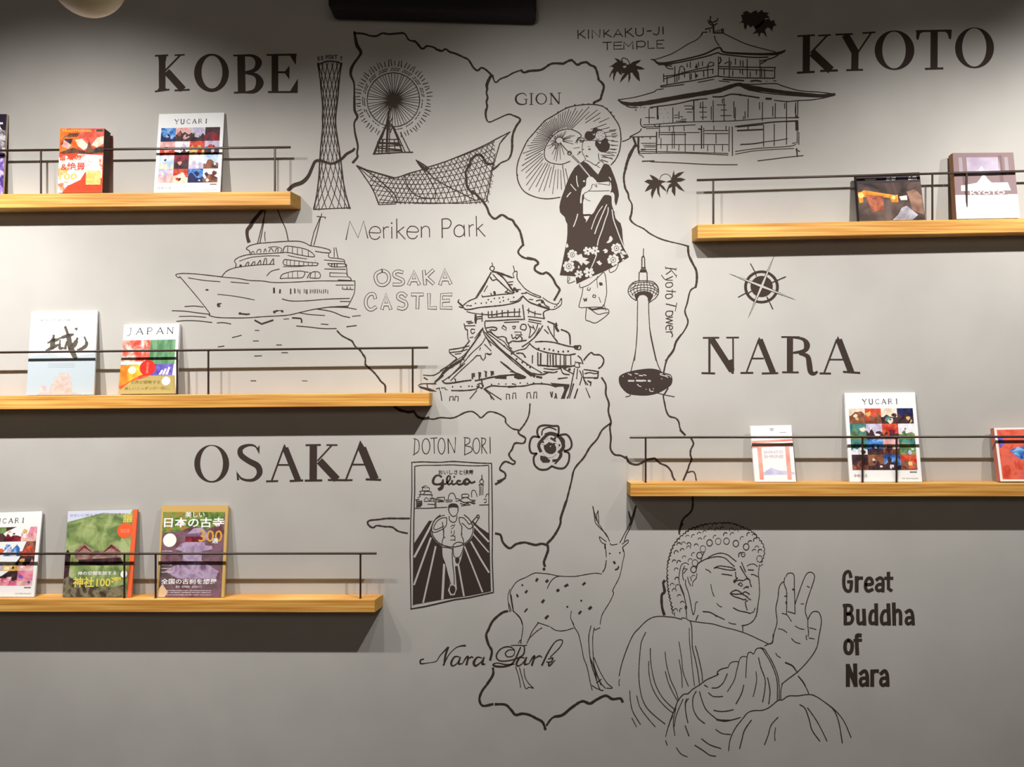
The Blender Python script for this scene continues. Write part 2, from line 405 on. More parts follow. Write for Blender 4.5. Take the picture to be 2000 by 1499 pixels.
lettering('place_lettering', 'flowing script lettering Nara Park across the deer legs', [
 ('script_word', k + 'v 125 490 2.5 98 500 3 100 530 3 160 525 1.4 235 510 1.6 270 460 2 340 385 3;v 345 385 3 320 450 4 305 540 3;v 300 545 3 350 450 1.8 420 385 1.8 490 370 3.5;d 4 492 372;v 440 470 2 400 470 3 370 520 4 380 550 3 420 530 2 450 475 2;v 450 475 3 435 530 4 470 530 1.4;v 470 530 1.4 500 480 3 520 470 3.5 505 540 4;v 520 490 2 550 470 3 565 480 1.6;v 640 480 2 600 475 3 570 520 5 585 550 4 630 520 2 660 480 2;v 660 475 3 645 530 5 670 535 2'),
 ('script_word', k + 'v 930 410 1.6 880 410 2 850 440 2.4 870 470 2.2 920 460 2 930 410 1.8 880 380 2.6 810 400 2.4 770 460 3 800 505 2.6 900 500 2.4 1000 460 3 1020 400 2.6 1000 370 2 900 370 1.6;v 1000 370 1.4 1040 368 2;v 985 385 2.6 920 520 3.4 850 555 3.6 770 555 4 740 540 3 780 525 2 860 540 2.6 930 535 2;v 1020 480 2 980 478 3 950 525 4 960 552 3 1000 530 2 1035 478 2;v 1038 475 3 1020 535 4 1060 530 1.4;v 1060 530 1.4 1090 480 3 1110 465 3.4 1085 545 4;v 1105 490 1.6 1150 462 3 1175 475 1.6;v 1175 545 3.4 1230 430 3 1290 340 2 1340 318 2 1358 335 2 1330 390 2 1250 470 1.8;v 1230 490 1.8 1270 480 3 1255 515 2.6 1215 515 2;v 1235 515 3 1240 550 3.4 1290 500 1.6')])
k = '@ 1620 1100 5.995\n'
lettering('place_lettering', 'thick condensed lettering Great Buddha of Nara right of the raised hand', [
 ('word', k + 'W 0.05;s 6.6 250 165 235 110 205 105 172 150 170 270 200 325 245 320 258 225;p 6.2 215 220 262 220;p 7.4 318 165 318 335;s 6.6 320 200 345 180 382 178;s 6.4 425 255 500 245 490 190 455 180 425 220 422 290 450 330 505 310;s 6.4 550 200 590 175 625 205 625 335;s 6.2 620 250 570 255 548 290 570 325 625 310;p 6.8 690 115 690 300 725 325;p 6 650 180 738 180'),
 ('word', k + 's 6.8 185 500 185 715;s 6.6 165 500 240 500 262 545 235 590 190 598 250 605 270 655 245 705 180 712;s 6.8 332 550 335 690 365 710 400 690;p 7.4 402 548 410 722;s 6.8 548 570 500 565 475 630 485 705 545 700;p 7.4 545 485 550 722;s 6.8 690 570 640 565 610 630 622 710 690 700;p 7.4 688 485 698 722;p 7.4 752 475 758 722;s 6.8 755 590 800 555 830 590 832 720;s 6.6 895 580 940 555 970 600 980 722;s 6.2 965 640 910 645 898 690 920 715 970 690'),
 ('word', k + 's 7.2 220 905 190 930 182 1000 200 1050 240 1055 262 1010 262 940 225 905;s 7.6 365 850 325 850 318 900 325 1070;p 6.2 290 910 372 905'),
 ('word', k + 'p 8 215 1195 215 1440;p 8 300 1190 305 1440;p 8.4 215 1205 305 1430;s 7 360 1300 410 1265 440 1310 445 1440;s 6.6 435 1350 375 1355 362 1400 385 1435 440 1405;p 7.6 500 1260 500 1440;s 7 505 1290 530 1268 568 1268;s 7 600 1300 645 1265 675 1310 682 1440;s 6.6 670 1350 615 1355 600 1400 625 1435 680 1405')])

# ------------------------------------------------------------------ MURAL: map outline
A_ = '@ 560 30 6.663\n'; B_ = '@ 560 220 6.663\n'; C_ = '@ 800 60 6.663\n'; D_ = '@ 800 240 6.663\n'; E_ = '@ 1200 10 4.9975\n'
G_ = '@ 980 180 6.663\n'; J_ = '@ 1060 480 6.663\n'; K_ = '@ 320 400 4.9975\n'; M_ = '@ 860 500 6.247\n'; N_ = '@ 800 640 4.9975\n'
R_ = '@ 780 1020 8.327\n'; Q_ = '@ 780 880 9.086\n'; S_ = '@ 960 980 6.247\n'; T_ = '@ 800 1180 4.545\n'; U_ = '@ 1270 1010 7.69\n'
V_ = '@ 1190 1180 6.247\n'; W_ = '@ 1420 1100 6.247\n'; X_ = '@ 1300 1259 5\n'; a_ = '@ 660 780 4.9975\n'; d_ = '@ 1190 250 5.996\n'
e_ = '@ 1220 820 6.815\n'; O_ = '@ 1180 640 6.663\n'; g_ = '@ 680 660 7.5\n'; PX = '@ 0 0 1\n'
mural('map_outline', 'thick hand-painted outline of a regional map running behind the drawings', [
 ('border_line', A_ + 'v 880 215 4 895 300 5.5 915 390 7 965 480 6 935 545 4.5 880 620 5 840 700 6 835 780 5 875 880 3.6 880 1000 3.4 880 1100 4.4 885 1240 5 920 1320 5 880 1400 3.4 885 1500 3.6 895 1560 4 925 1700 4 915 1790 3.6 920 1845 4.4 860 1918 5;' + B_ + 'v 880 470 4.6 860 495 5 780 540 5.5 720 600 5.5 640 650 5 570 665 4.6 500 645 5 430 625 6 370 640 6 330 720 6 280 830 7 200 910 8 90 950 8 20 1010 7;' + K_ + 'v 985 30 6 880 150 7 845 210 8 815 250 7 815 310 6 830 362 7'),
 ('border_line', 'W .15;' + A_ + 's 4 880 235 950 235 1020 245 1080 265 1170 270 1240 235 1330 245 1400 240 1510 230;s 3.4 1510 232 1545 250 1590 320 1670 345 1720 400 1760 432 1790 425 1830 400 1900 415 1960 445 1999 455;' + C_ + 's 3.8 60 130 110 175 150 230 185 230 230 200 320 220 350 245 415 265 470 240 520 275 600 300 700 345 760 375 800 430 830 480 885 520 930 485 980 500 1050 560;s 3 1085 590 1095 640 1125 675 1180 630 1270 595 1350 550 1450 515;s 4.4 1450 515 1490 545 1560 525 1690 515 1750 490 1850 430 1999 430;@ 1100 0 8.33;s 4.6 0 1040 70 1000 130 980 170 1005 230 1055 300 1025 380 1015 440 1060 510 1090 545 1160 570 1260 580 1300 640 1360 660 1420 640 1499 622 1560 600 1620 510 1665 500 1690'),
 ('border_line', 'W .12;' + C_ + 'v 1070 575 6 1030 640 6 1005 710 6 1010 760 4.5 1000 810 3.4 1015 870 4 1000 930 4 1010 990 4 990 1060 5 1000 1150 3 1040 1190 2.6 1150 1145 2.6 1280 1090 3 1350 1105 3 1440 1155 4 1390 1240 4.4 1350 1330 4.4 1335 1420 4.6 1335 1520 4.6 1320 1610 4 1280 1680 3 1190 1720 2.8 1130 1775 4 1080 1805 4.4;' + D_ + 's 4.6 1080 535 1000 530 960 460 920 420 870 420 800 480 780 550 730 640 740 720 745 820 800 900 850 920 900 970 960 1030 1010 1110 1040 1190 1110 1250 1200 1200 1280 1245 1340 1270 1370 1320 1430 1400 1460 1499 1480 1600;d 9 770 560 820 905;' + PX + 's 3.8 1022 478 1012 492 1022 503 1040 507;' + M_ + 's 4.4 1060 25 1150 45 1195 90 1155 130 1160 180 1240 220 1300 205 1370 270 1410 350 1455 410 1430 470 1390 540'),
 ('border_line', 'W .15;' + d_ + 's 3.6 285 120 310 190;v 310 190 4 270 260 6 240 320 6 210 400 5 190 480 5 170 580 4 185 700 4 220 770 4.4 230 830 3 265 900 3 260 1000 4 245 1070 4 300 1130 2.6 400 1180 2.8 480 1240 2.8 600 1300 3 720 1335 2.6 830 1360 2.6 920 1385 3;' + J_ + 's 4.4 1890 5 1900 120 1950 230 1999 330 2005 450 1990 540;s 3 1990 540 1920 590 1880 750 1850 860 1890 990 1840 1110 1740 1250 1700 1370 1600 1499;' + O_ + 's 3 800 460 775 580;s 3 1000 90 930 190 900 290 830 390 800 470;s 3 830 790 795 850 770 890 785 980 810 1090 850 1155 930 1180 970 1230 990 1320 1050 1400;' + e_ + 's 4 740 140 770 170 805 205;s 3.4 880 240 915 320 880 400 875 470 890 530 860 600 835 680 770 830;s 2.4 840 705 900 690 935 720 955 825;s 3.6 905 1030 905 1160 870 1240 790 1310 750 1390 730 1490;' + U_ + 's 3 490 100 435 200 440 260'),
 ('border_line', 'W .15;' + N_ + 's 3.6 1875 490 1915 560 1915 650 1945 740 1940 820 1965 920 1955 980 1965 1080 1960 1180 1999 1240 2060 1250 2110 1275;' + e_ + 's 4 20 490 60 570 150 600 220 580 300 535 400 515;s 3.4 400 515 470 580 560 620 620 690 640 760 680 825'),
 ('border_line', 'W .15;' + N_ + 's 3.6 1955 940 1880 1000 1830 1090 1760 1170 1700 1270 1610 1380 1580 1499 1555 1600 1530 1700;' + S_ + 's 4.6 910 0 880 90 845 200 840 270 800 360 740 450 680 510;s 4.8 680 520 690 590 660 680 640 740 650 790;d 6 640 825;s 4.4 50 390 110 410 140 500 220 570 300 520 400 500 470 515 540 530 610 515 670 530'),
 ('border_line', 'W .2;' + K_ + 's 2.8 1690 1230 1740 1280 1830 1330 1870 1385 1910 1410 1950 1480;' + g_ + 's 3 0 20 60 50 105 130 150 165 210 230 250 300 250 390;s 3.4 250 390 300 440 370 500 430 570 480 640 540 700 545 800;s 5 680 1010 760 1060 880 1090 960 1085 1010 1150 1090 1185 1180 1175;' + N_ + 's 2.8 140 880 230 895 300 880 400 885 460 870 540 830 610 820 660 850 700 880 770 825 850 835 930 880 940 930 1000 985 1060 1000;s 3.4 1060 1000 1070 1040 1130 1080 1110 1130 1030 1130 1000 1190 970 1240 1000 1290 1030 1310 1010 1335 930 1310 880 1380 930 1420 930 1470 860 1500;s 3 1175 745 1165 850 1130 930 1070 1010;' + a_ + 's 4.4 1630 770 1590 800 1540 830;' + N_ + 's 3 1700 320 1740 270 1775 245 1800 265 1860 270 1895 315 1880 370 1845 400'),
 ('border_line', 'W .2;' + a_ + 's 3.4 700 1165 600 1165 480 1165 400 1175 310 1185 290 1210 310 1240 345 1255 380 1235 460 1245 530 1250 590 1290 680 1310'),
 ('border_line', 'W .15;' + T_ + 's 4.6 870 65 820 80 740 150 700 230 680 280 700 360 730 420 715 500;s 4.6 740 570 740 630 690 710 640 780 620 850 650 905 740 890;s 5 760 892 850 895 900 940 940 985 1000 975 1060 985 1120 1015 1180 1050 1205 1115;s 3.8 1215 1080 1270 1010 1360 985;s 5 1300 1000 1360 985 1440 920 1530 865 1600 885 1660 850 1740 815 1800 845 1870 840 1890 870;' + U_ + 's 5 215 960 195 1000 215 1120 175 1170 170 1260 180 1370 210 1470')], cat='map drawing')

# ------------------------------------------------------------------ port tower
def port_tower():
    root = empty('tower_drawing'); tag(root, 'painted lattice tower with a narrow waist beside the ferris wheel', 'mural drawing')
    yy = [123, 150, 180, 205, 228, 250, 280, 310, 340, 362, 385, 408]
    lx = [620, 624.5, 627.5, 630, 629.5, 629.8, 627, 624.5, 623, 621, 617.5, 612.5]
    rx = [668, 663.5, 661, 658.5, 656, 656.5, 661, 665.5, 669, 672, 677, 684]
    def at(y, a):
        for i in range(len(yy) - 1):
            if yy[i] <= y <= yy[i + 1]:
                t = (y - yy[i]) / (yy[i + 1] - yy[i]); return a[i] + (a[i + 1] - a[i]) * t
        return a[-1]
    k = Ink(); k.wob = .15
    k.run('s 2.2 ' + ' '.join('%g %g' % p for p in zip(lx, yy)) + ';s 2.2 ' + ' '.join('%g %g' % p for p in zip(rx, yy)))
    k.run(A_ + 's 3 430 635 500 605 580 598 660 608 720 632;' + B_ + 'p 2 350 1262 590 1250 830 1240;p 1.6 415 1250 418 1275')
    k.build('outline', root)
    k = Ink(); k.wob = .1
    N = 7
    for s_ in (-1, 1):
        for j in range(-N - 4, N + 5):
            pts = []
            for i in range(41):
                y = 123 + 285 * i / 40
                f = j / N * 2 + s_ * (y - 123) / 285 * 2.3 - s_ * .2
                f = ((f + 3) % 4) - 1      # fold to run round the hyperboloid
                if -1 <= f <= 1:
                    u = math.sin(f * PI / 2)
                    pts.append(((at(y, lx) + at(y, rx)) / 2 + u * (at(y, rx) - at(y, lx)) / 2, y))
                else:
                    if len(pts) > 2: k.stroke(pts, [1.5] * len(pts))
                    pts = []
            if len(pts) > 2: k.stroke(pts, [1.4] * len(pts))
    k.build('lattice', root)
    k = Ink()
    k.run('p 1.8 621 111 621.5 118;p 1.6 621 111 625 112 622 114.5 626 117 622 118;p 1.8 628 110.5 628.5 117 631.5 116.5;p 1.6 628 110.5 631 110;p 1.5 628 113.5 631 113;'
          'p 1.8 637 108.5 637 115;p 1.6 637 108.5 640 109 640 112 637 112;p 1.6 642.5 108 642.5 115 645.5 115 645.5 108 642.5 108;p 1.8 648 115 648 108 651 109 651 111.5 648 112 651.5 115;p 1.6 653 108 659 108.5;p 1.8 656 108.5 656 115;p 1.6 665 111 669 112;p 1.6 667 112 666 118')
    k.build('sign_lettering', root)
port_tower()

# ------------------------------------------------------------------ ferris wheel
def ferris():
    root = empty('ferris_wheel_drawing'); tag(root, 'painted ferris wheel with radiating light strokes', 'mural drawing')
    cx, cy = 768.4, 195.2
    k = Ink(); k.wob = .15
    k.run('@ 0 0 1;o 1.8 768.4 195.2 51.5 53')
    for i in range(60):
        if i % 4 == 3: continue
        a0 = i * 6; a1 = a0 + random.uniform(3.2, 5)
        k.run('o 1.6 768.4 195.2 56.5 58 %g %g' % (a0, a1))
        if 150 < a0 < 400: k.run('o 1.5 768.4 195.2 60 61.5 %g %g' % (a0 + 2, a1 + 2))
    k.build('rim', root)
    k = Ink(); k.wob = .15
    for i in range(50):
        a = 2 * PI * i / 50 + random.uniform(-.02, .02)
        k.stroke([(cx + 4 * math.cos(a), cy + 4 * math.sin(a)), (cx + 50 * math.cos(a), cy + 51.5 * math.sin(a))], [1.9, 1.1])
    k.run('d 6 769 192 765 198 771 197;d 9 768.4 195.5').build('spokes', root)
    k = Ink(); k.wob = .15
    for i in range(66):
        a = 2 * PI * i / 66
        if 1.35 < a < 1.95: continue
        r0 = random.uniform(64, 66); r1 = random.uniform(72, 76) + (2 if a > 3.2 else 0)
        b = a + random.uniform(-.03, .03)
        k.stroke([(cx + r0 * math.cos(a), cy + r0 * 1.02 * math.sin(a)), (cx + r1 * math.cos(b), cy + r1 * 1.02 * math.sin(b))], [1.9, 1.3])
    k.build('light_strokes', root)
    k = Ink(); k.wob = .12
    k.run(B_ + 'p 4 1342 -60 1300 160 1210 350 1140 530;p 2.4 1330 60 1240 330 1190 400;p 4.5 1325 100 1310 280 1300 510;p 2 1380 60 1345 130 1330 540;p 3 1365 150 1440 330 1500 510;p 2 1350 160 1390 180 1540 510;p 2 1480 260 1605 515;p 2 1370 200 1350 260;'
          'p 2 1200 350 1470 350;p 3.4 1180 400 1470 398;p 3 1180 385 1480 420;p 2 1200 440 1510 430;p 3 1190 460 1500 490;p 2 1160 500 1500 500;p 2.6 1125 540 1330 528 1500 518 1640 518;p 2 1190 400 1200 520;p 3 1250 350 1240 520;p 2 1400 350 1410 500')
    k.build('support_frame', root)
ferris()

# ------------------------------------------------------------------ lattice roof museum
def museum():
    root = empty('net_roof_drawing'); tag(root, 'painted net-like sail roof building below the ferris wheel', 'mural drawing')
    k = Ink(); k.wob = .12; k.ws = .95
    k.run(B_ + 's 3 910 690 1000 730 1080 760 1400 850;s 2.4 1080 760 1240 810 1400 850 1600 790 1780 740;s 2.6 910 690 1010 830 1120 1000 1200 1200;p 1.8 1200 1200 1420 1190;s 2.6 910 690 1120 810 1250 920 1400 1060 1440 1170;v 1680 615 1.5 1720 670 3.5 1780 740 5;v 1680 615 1.5 1760 665 3 1840 720 3;'
          + D_ + 's 2.4 200 590 480 500 800 370 1000 280 1150 200 1310 118;v 1310 118 1.4 1230 200 3 1175 270 2.4;s 2.2 1175 270 1130 420 1080 600 1050 760 1000 1025;s 1.7 -400 1040 0 1040 400 1045 700 1047 1000 1025;f 80 485 200 575 260 590 215 640 175 600')
    k.build('outline', root)
    k = Ink(); k.wob = .1
    top = [(722, 334), (746, 341), (770, 347.6), (800, 338.5), (830, 330), (872, 315), (920, 295.6), (950, 283), (968, 274)]
    def topy(x):
        for i in range(len(top) - 1):
            if top[i][0] <= x <= top[i + 1][0]:
                return top[i][1] + (top[i + 1][1] - top[i][1]) * (x - top[i][0]) / (top[i + 1][0] - top[i][0])
        return None
    boty = lambda x: 400 - (x - 770) * .008
    def lx_at(y): return 696.5 + max(0, (y - 323)) * .55 if y < 345 else 697 + 22 * .5 + (y - 345) * .62
    def inside(x, y):
        t = topy(x)
        if t is None or y < t or y > boty(x): return False
        if x > 976 - (y - 275) * .17: return False
        return x > 697 + (y - 323) * .62
    def clip(fn, n=60, w=1.3):
        cur = []
        for i in range(n + 1):
            p = fn(i / n)
            if inside(*p): cur.append(p)
            else:
                if len(cur) > 1: k.stroke(cur, [w] * len(cur))
                cur = []
        if len(cur) > 1: k.stroke(cur, [w] * len(cur))
    for i in range(34):                     # falling to the right
        x0 = 690 + i * 8.6
        clip(lambda t: (x0 + 95 * t + 14 * math.sin(t * PI), 268 + 135 * t))
    for i in range(40):                     # falling to the left, steeper on the right
        x0 = 700 + i * 8.6
        sl = 85 - max(0, (x0 - 880)) * .55
        clip(lambda t: (x0 - sl * t, 268 + 135 * t))
    for i in range(9):                      # sagging hoops
        yb = 398 - i * 8.5
        clip(lambda t: (705 + 270 * t, yb + 14 * math.sin(t * PI) - 14 - (t ** 2.2) * i * 5.5), w=1.2)
    k.build('net', root)
    k = Ink(); k.wob = .1
    k.run(PX + 's 2 816 317 836 345 850 372 850 388;s 2 822 322 850 350 890 372 930 392;s 2 790 345 800 370 820 385 850 388;s 1.6 696.5 323 733 356 757 372 772 395')
    k.build('folds', root)
museum()

# ------------------------------------------------------------------ ship
mural('ship_drawing', 'line drawing of a cruise ship on water above the middle left shelf', [
 ('hull', K_ + 'W .12;s 1.7 565 705 400 685 280 675 180 672 120 682 130 705 155 715;s 1.7 155 700 240 800 340 920 440 1050 445 1075;s 1.7 400 685 560 705 720 720 840 740 960 745 1050 758 1150 760 1300 755 1500 745 1700 745 1865 745;s 1.6 1865 745 1862 850 1830 930 1790 1005;s 1.8 440 1080 500 1098 620 1105 800 1105 1000 1092 1200 1080 1300 1060 1450 1025 1620 1000 1790 990;'
   's 1.5 240 715 400 740 550 752;s 1.5 655 755 830 770;s 1.5 525 875 700 895 885 930;s 1.7 1155 920 1240 940 1400 938 1600 922 1815 915;d 3.5 415 832 428 832;d 5 535 975;s 2 560 965 525 970 530 995 550 990;d 5 745 1062 1080 1050 1155 1040;s 3 735 1062 800 1070 835 1068;s 3 1070 1045 1110 1035;s 1.4 1100 1035 1150 1035 1165 1050;'
   'V 3.4 1075 815 860;V 3.4 1135 830 862;V 2.4 1238 822 870 1278 822 862;V 1.4 1310 825 860 1328 830 870 1370 825 860 1388 828 868 1400 830 872 1430 828 865 1448 830 860 1465 830 865 1480 825 862 1500 828 866 1520 830 860 1540 835 865 1560 828 866 1580 828 860 1600 835 868;H 1.4 1680 1850 785 1720 1815 945;s 1.4 1750 825 1850 828;V 1.4 1745 800 825 1790 800 822 1820 805 825;p 2.4 1620 1000 1790 992'),
 ('upper_decks', K_ + 'W .12;s 1.7 565 705 600 660 640 635 700 615 760 605;s 1.7 700 610 705 580 690 550 720 520 790 495 860 485 1000 478 1170 468;s 1.8 840 475 835 450 805 430 840 400 920 380 1050 368 1200 358 1320 358 1380 375 1430 400 1520 415 1600 435 1625 450 1620 470 1560 468 1480 455;s 1.6 1610 480 1615 515 1700 525 1760 540 1765 570 1785 620 1790 690 1825 720 1830 745;s 1.5 760 605 900 590 1080 582;s 1.4 740 550 850 515 1000 500 1130 500;'
   's 1.6 1160 465 1230 470 1330 492 1450 510 1470 495 1420 450 1350 425 1260 410 1185 408 1160 465;V 1.2 1210 410 465 1255 412 475 1305 418 485 1350 428 495 1410 448 502;s 1.4 850 478 870 455 885 472;s 1.4 905 470 920 440 945 440 945 468;s 1.4 975 465 990 430 1000 460;s 1.4 1025 462 1045 425 1070 460;s 1.4 1085 460 1100 428 1115 430 1112 460;s 1.3 1020 418 1090 410 1150 430 1140 465;'
   's 1.5 795 598 815 565 830 565 825 595;s 1.5 850 592 875 560 890 560 885 590;s 1.5 910 590 935 548 945 548 945 585;s 1.5 970 585 985 530 1002 530 1002 580;s 1.5 1035 578 1065 532 1072 535 1070 578;d 5 750 595;s 1.6 1180 535 1165 560 1185 590 1300 595 1480 595 1500 585 1500 570 1400 562 1300 548 1180 535;V 1.2 1200 538 590 1235 540 592 1275 545 594 1320 552 594 1365 558 594 1410 562 594 1450 565 594;s 1.3 1165 605 1300 605 1400 595;'
   's 1.4 1210 495 1300 515 1395 530;s 1.5 1135 722 1160 680 1270 650 1370 655 1365 700 1330 715 1200 718 1135 722;V 1 1215 665 716 1255 652 716 1305 652 716;s 1.5 1425 715 1440 665 1480 655 1520 665 1520 715 1425 715;V 1.2 1478 656 715;s 1.5 1370 655 1410 660;p 1.5 1400 715 1430 660;s 1.5 1005 695 1050 650 1130 628;p 1.5 1565 540 1760 555;s 1.5 1600 575 1765 578 1770 605 1640 605 1600 575;V 2 1640 578 602 1665 580 602 1690 580 602;p 1.6 1570 628 1775 632;p 1.6 1620 665 1790 670 1795 705 1620 702 1620 665;p 1.8 1700 735 1830 740;V 1.5 1662 420 512;p 1.5 1680 420 1700 520;d 1.5 1480 545'),
 ('masts', K_ + 'p 1.8 915 380 960 200 1000 30;p 1.8 938 375 975 180 985 60;s 1.5 990 355 985 300 988 265;s 2 1105 30 1145 140 1190 240 1215 355;p 1.7 1435 395 1465 270 1525 125;p 1.7 1465 395 1500 260 1530 125;p 2 1495 115 1578 122 1575 135;p 1.6 1542 85 1535 125'),
 ('water_lines', K_ + 's 1.8 205 995 300 990 385 1000;s 1.8 80 1035 200 1040 320 1055 440 1070;s 1.6 150 1092 280 1090 410 1100;s 1.8 125 1140 220 1132 330 1135 470 1150;s 1.8 520 1155 580 1152 655 1165;p 3.4 890 1130 955 1165 1065 1128;p 1.5 1170 1118 1220 1115;s 3 1255 1105 1300 1108 1340 1115 1345 1150;s 1.8 1295 1185 1420 1195 1550 1210 1685 1210;s 1.6 1320 1055 1420 1072 1570 1082;s 1.8 1500 1020 1600 1035 1670 1055 1740 1085 1815 1102;s 1.6 1620 1000 1780 1005 1880 1022;s 1.5 1840 1090 1920 1082;p 1.6 1535 1165 1605 1170;p 2 1785 1192 1880 1180;p 1.4 890 1228 930 1228;p 1.5 668 1298 758 1275;p 1.5 872 1330 925 1330;s 1.6 530 1388 590 1380;p 1.5 1100 1370 1150 1370;p 1.4 1150 1445 1210 1445;p 1.5 885 1478 955 1475;p 1.4 850 1720 900 1720;p 1.4 450 1950 520 1955;p 1.4 700 1850 760 1860;p 1.2 1350 1720 1400 1722')])

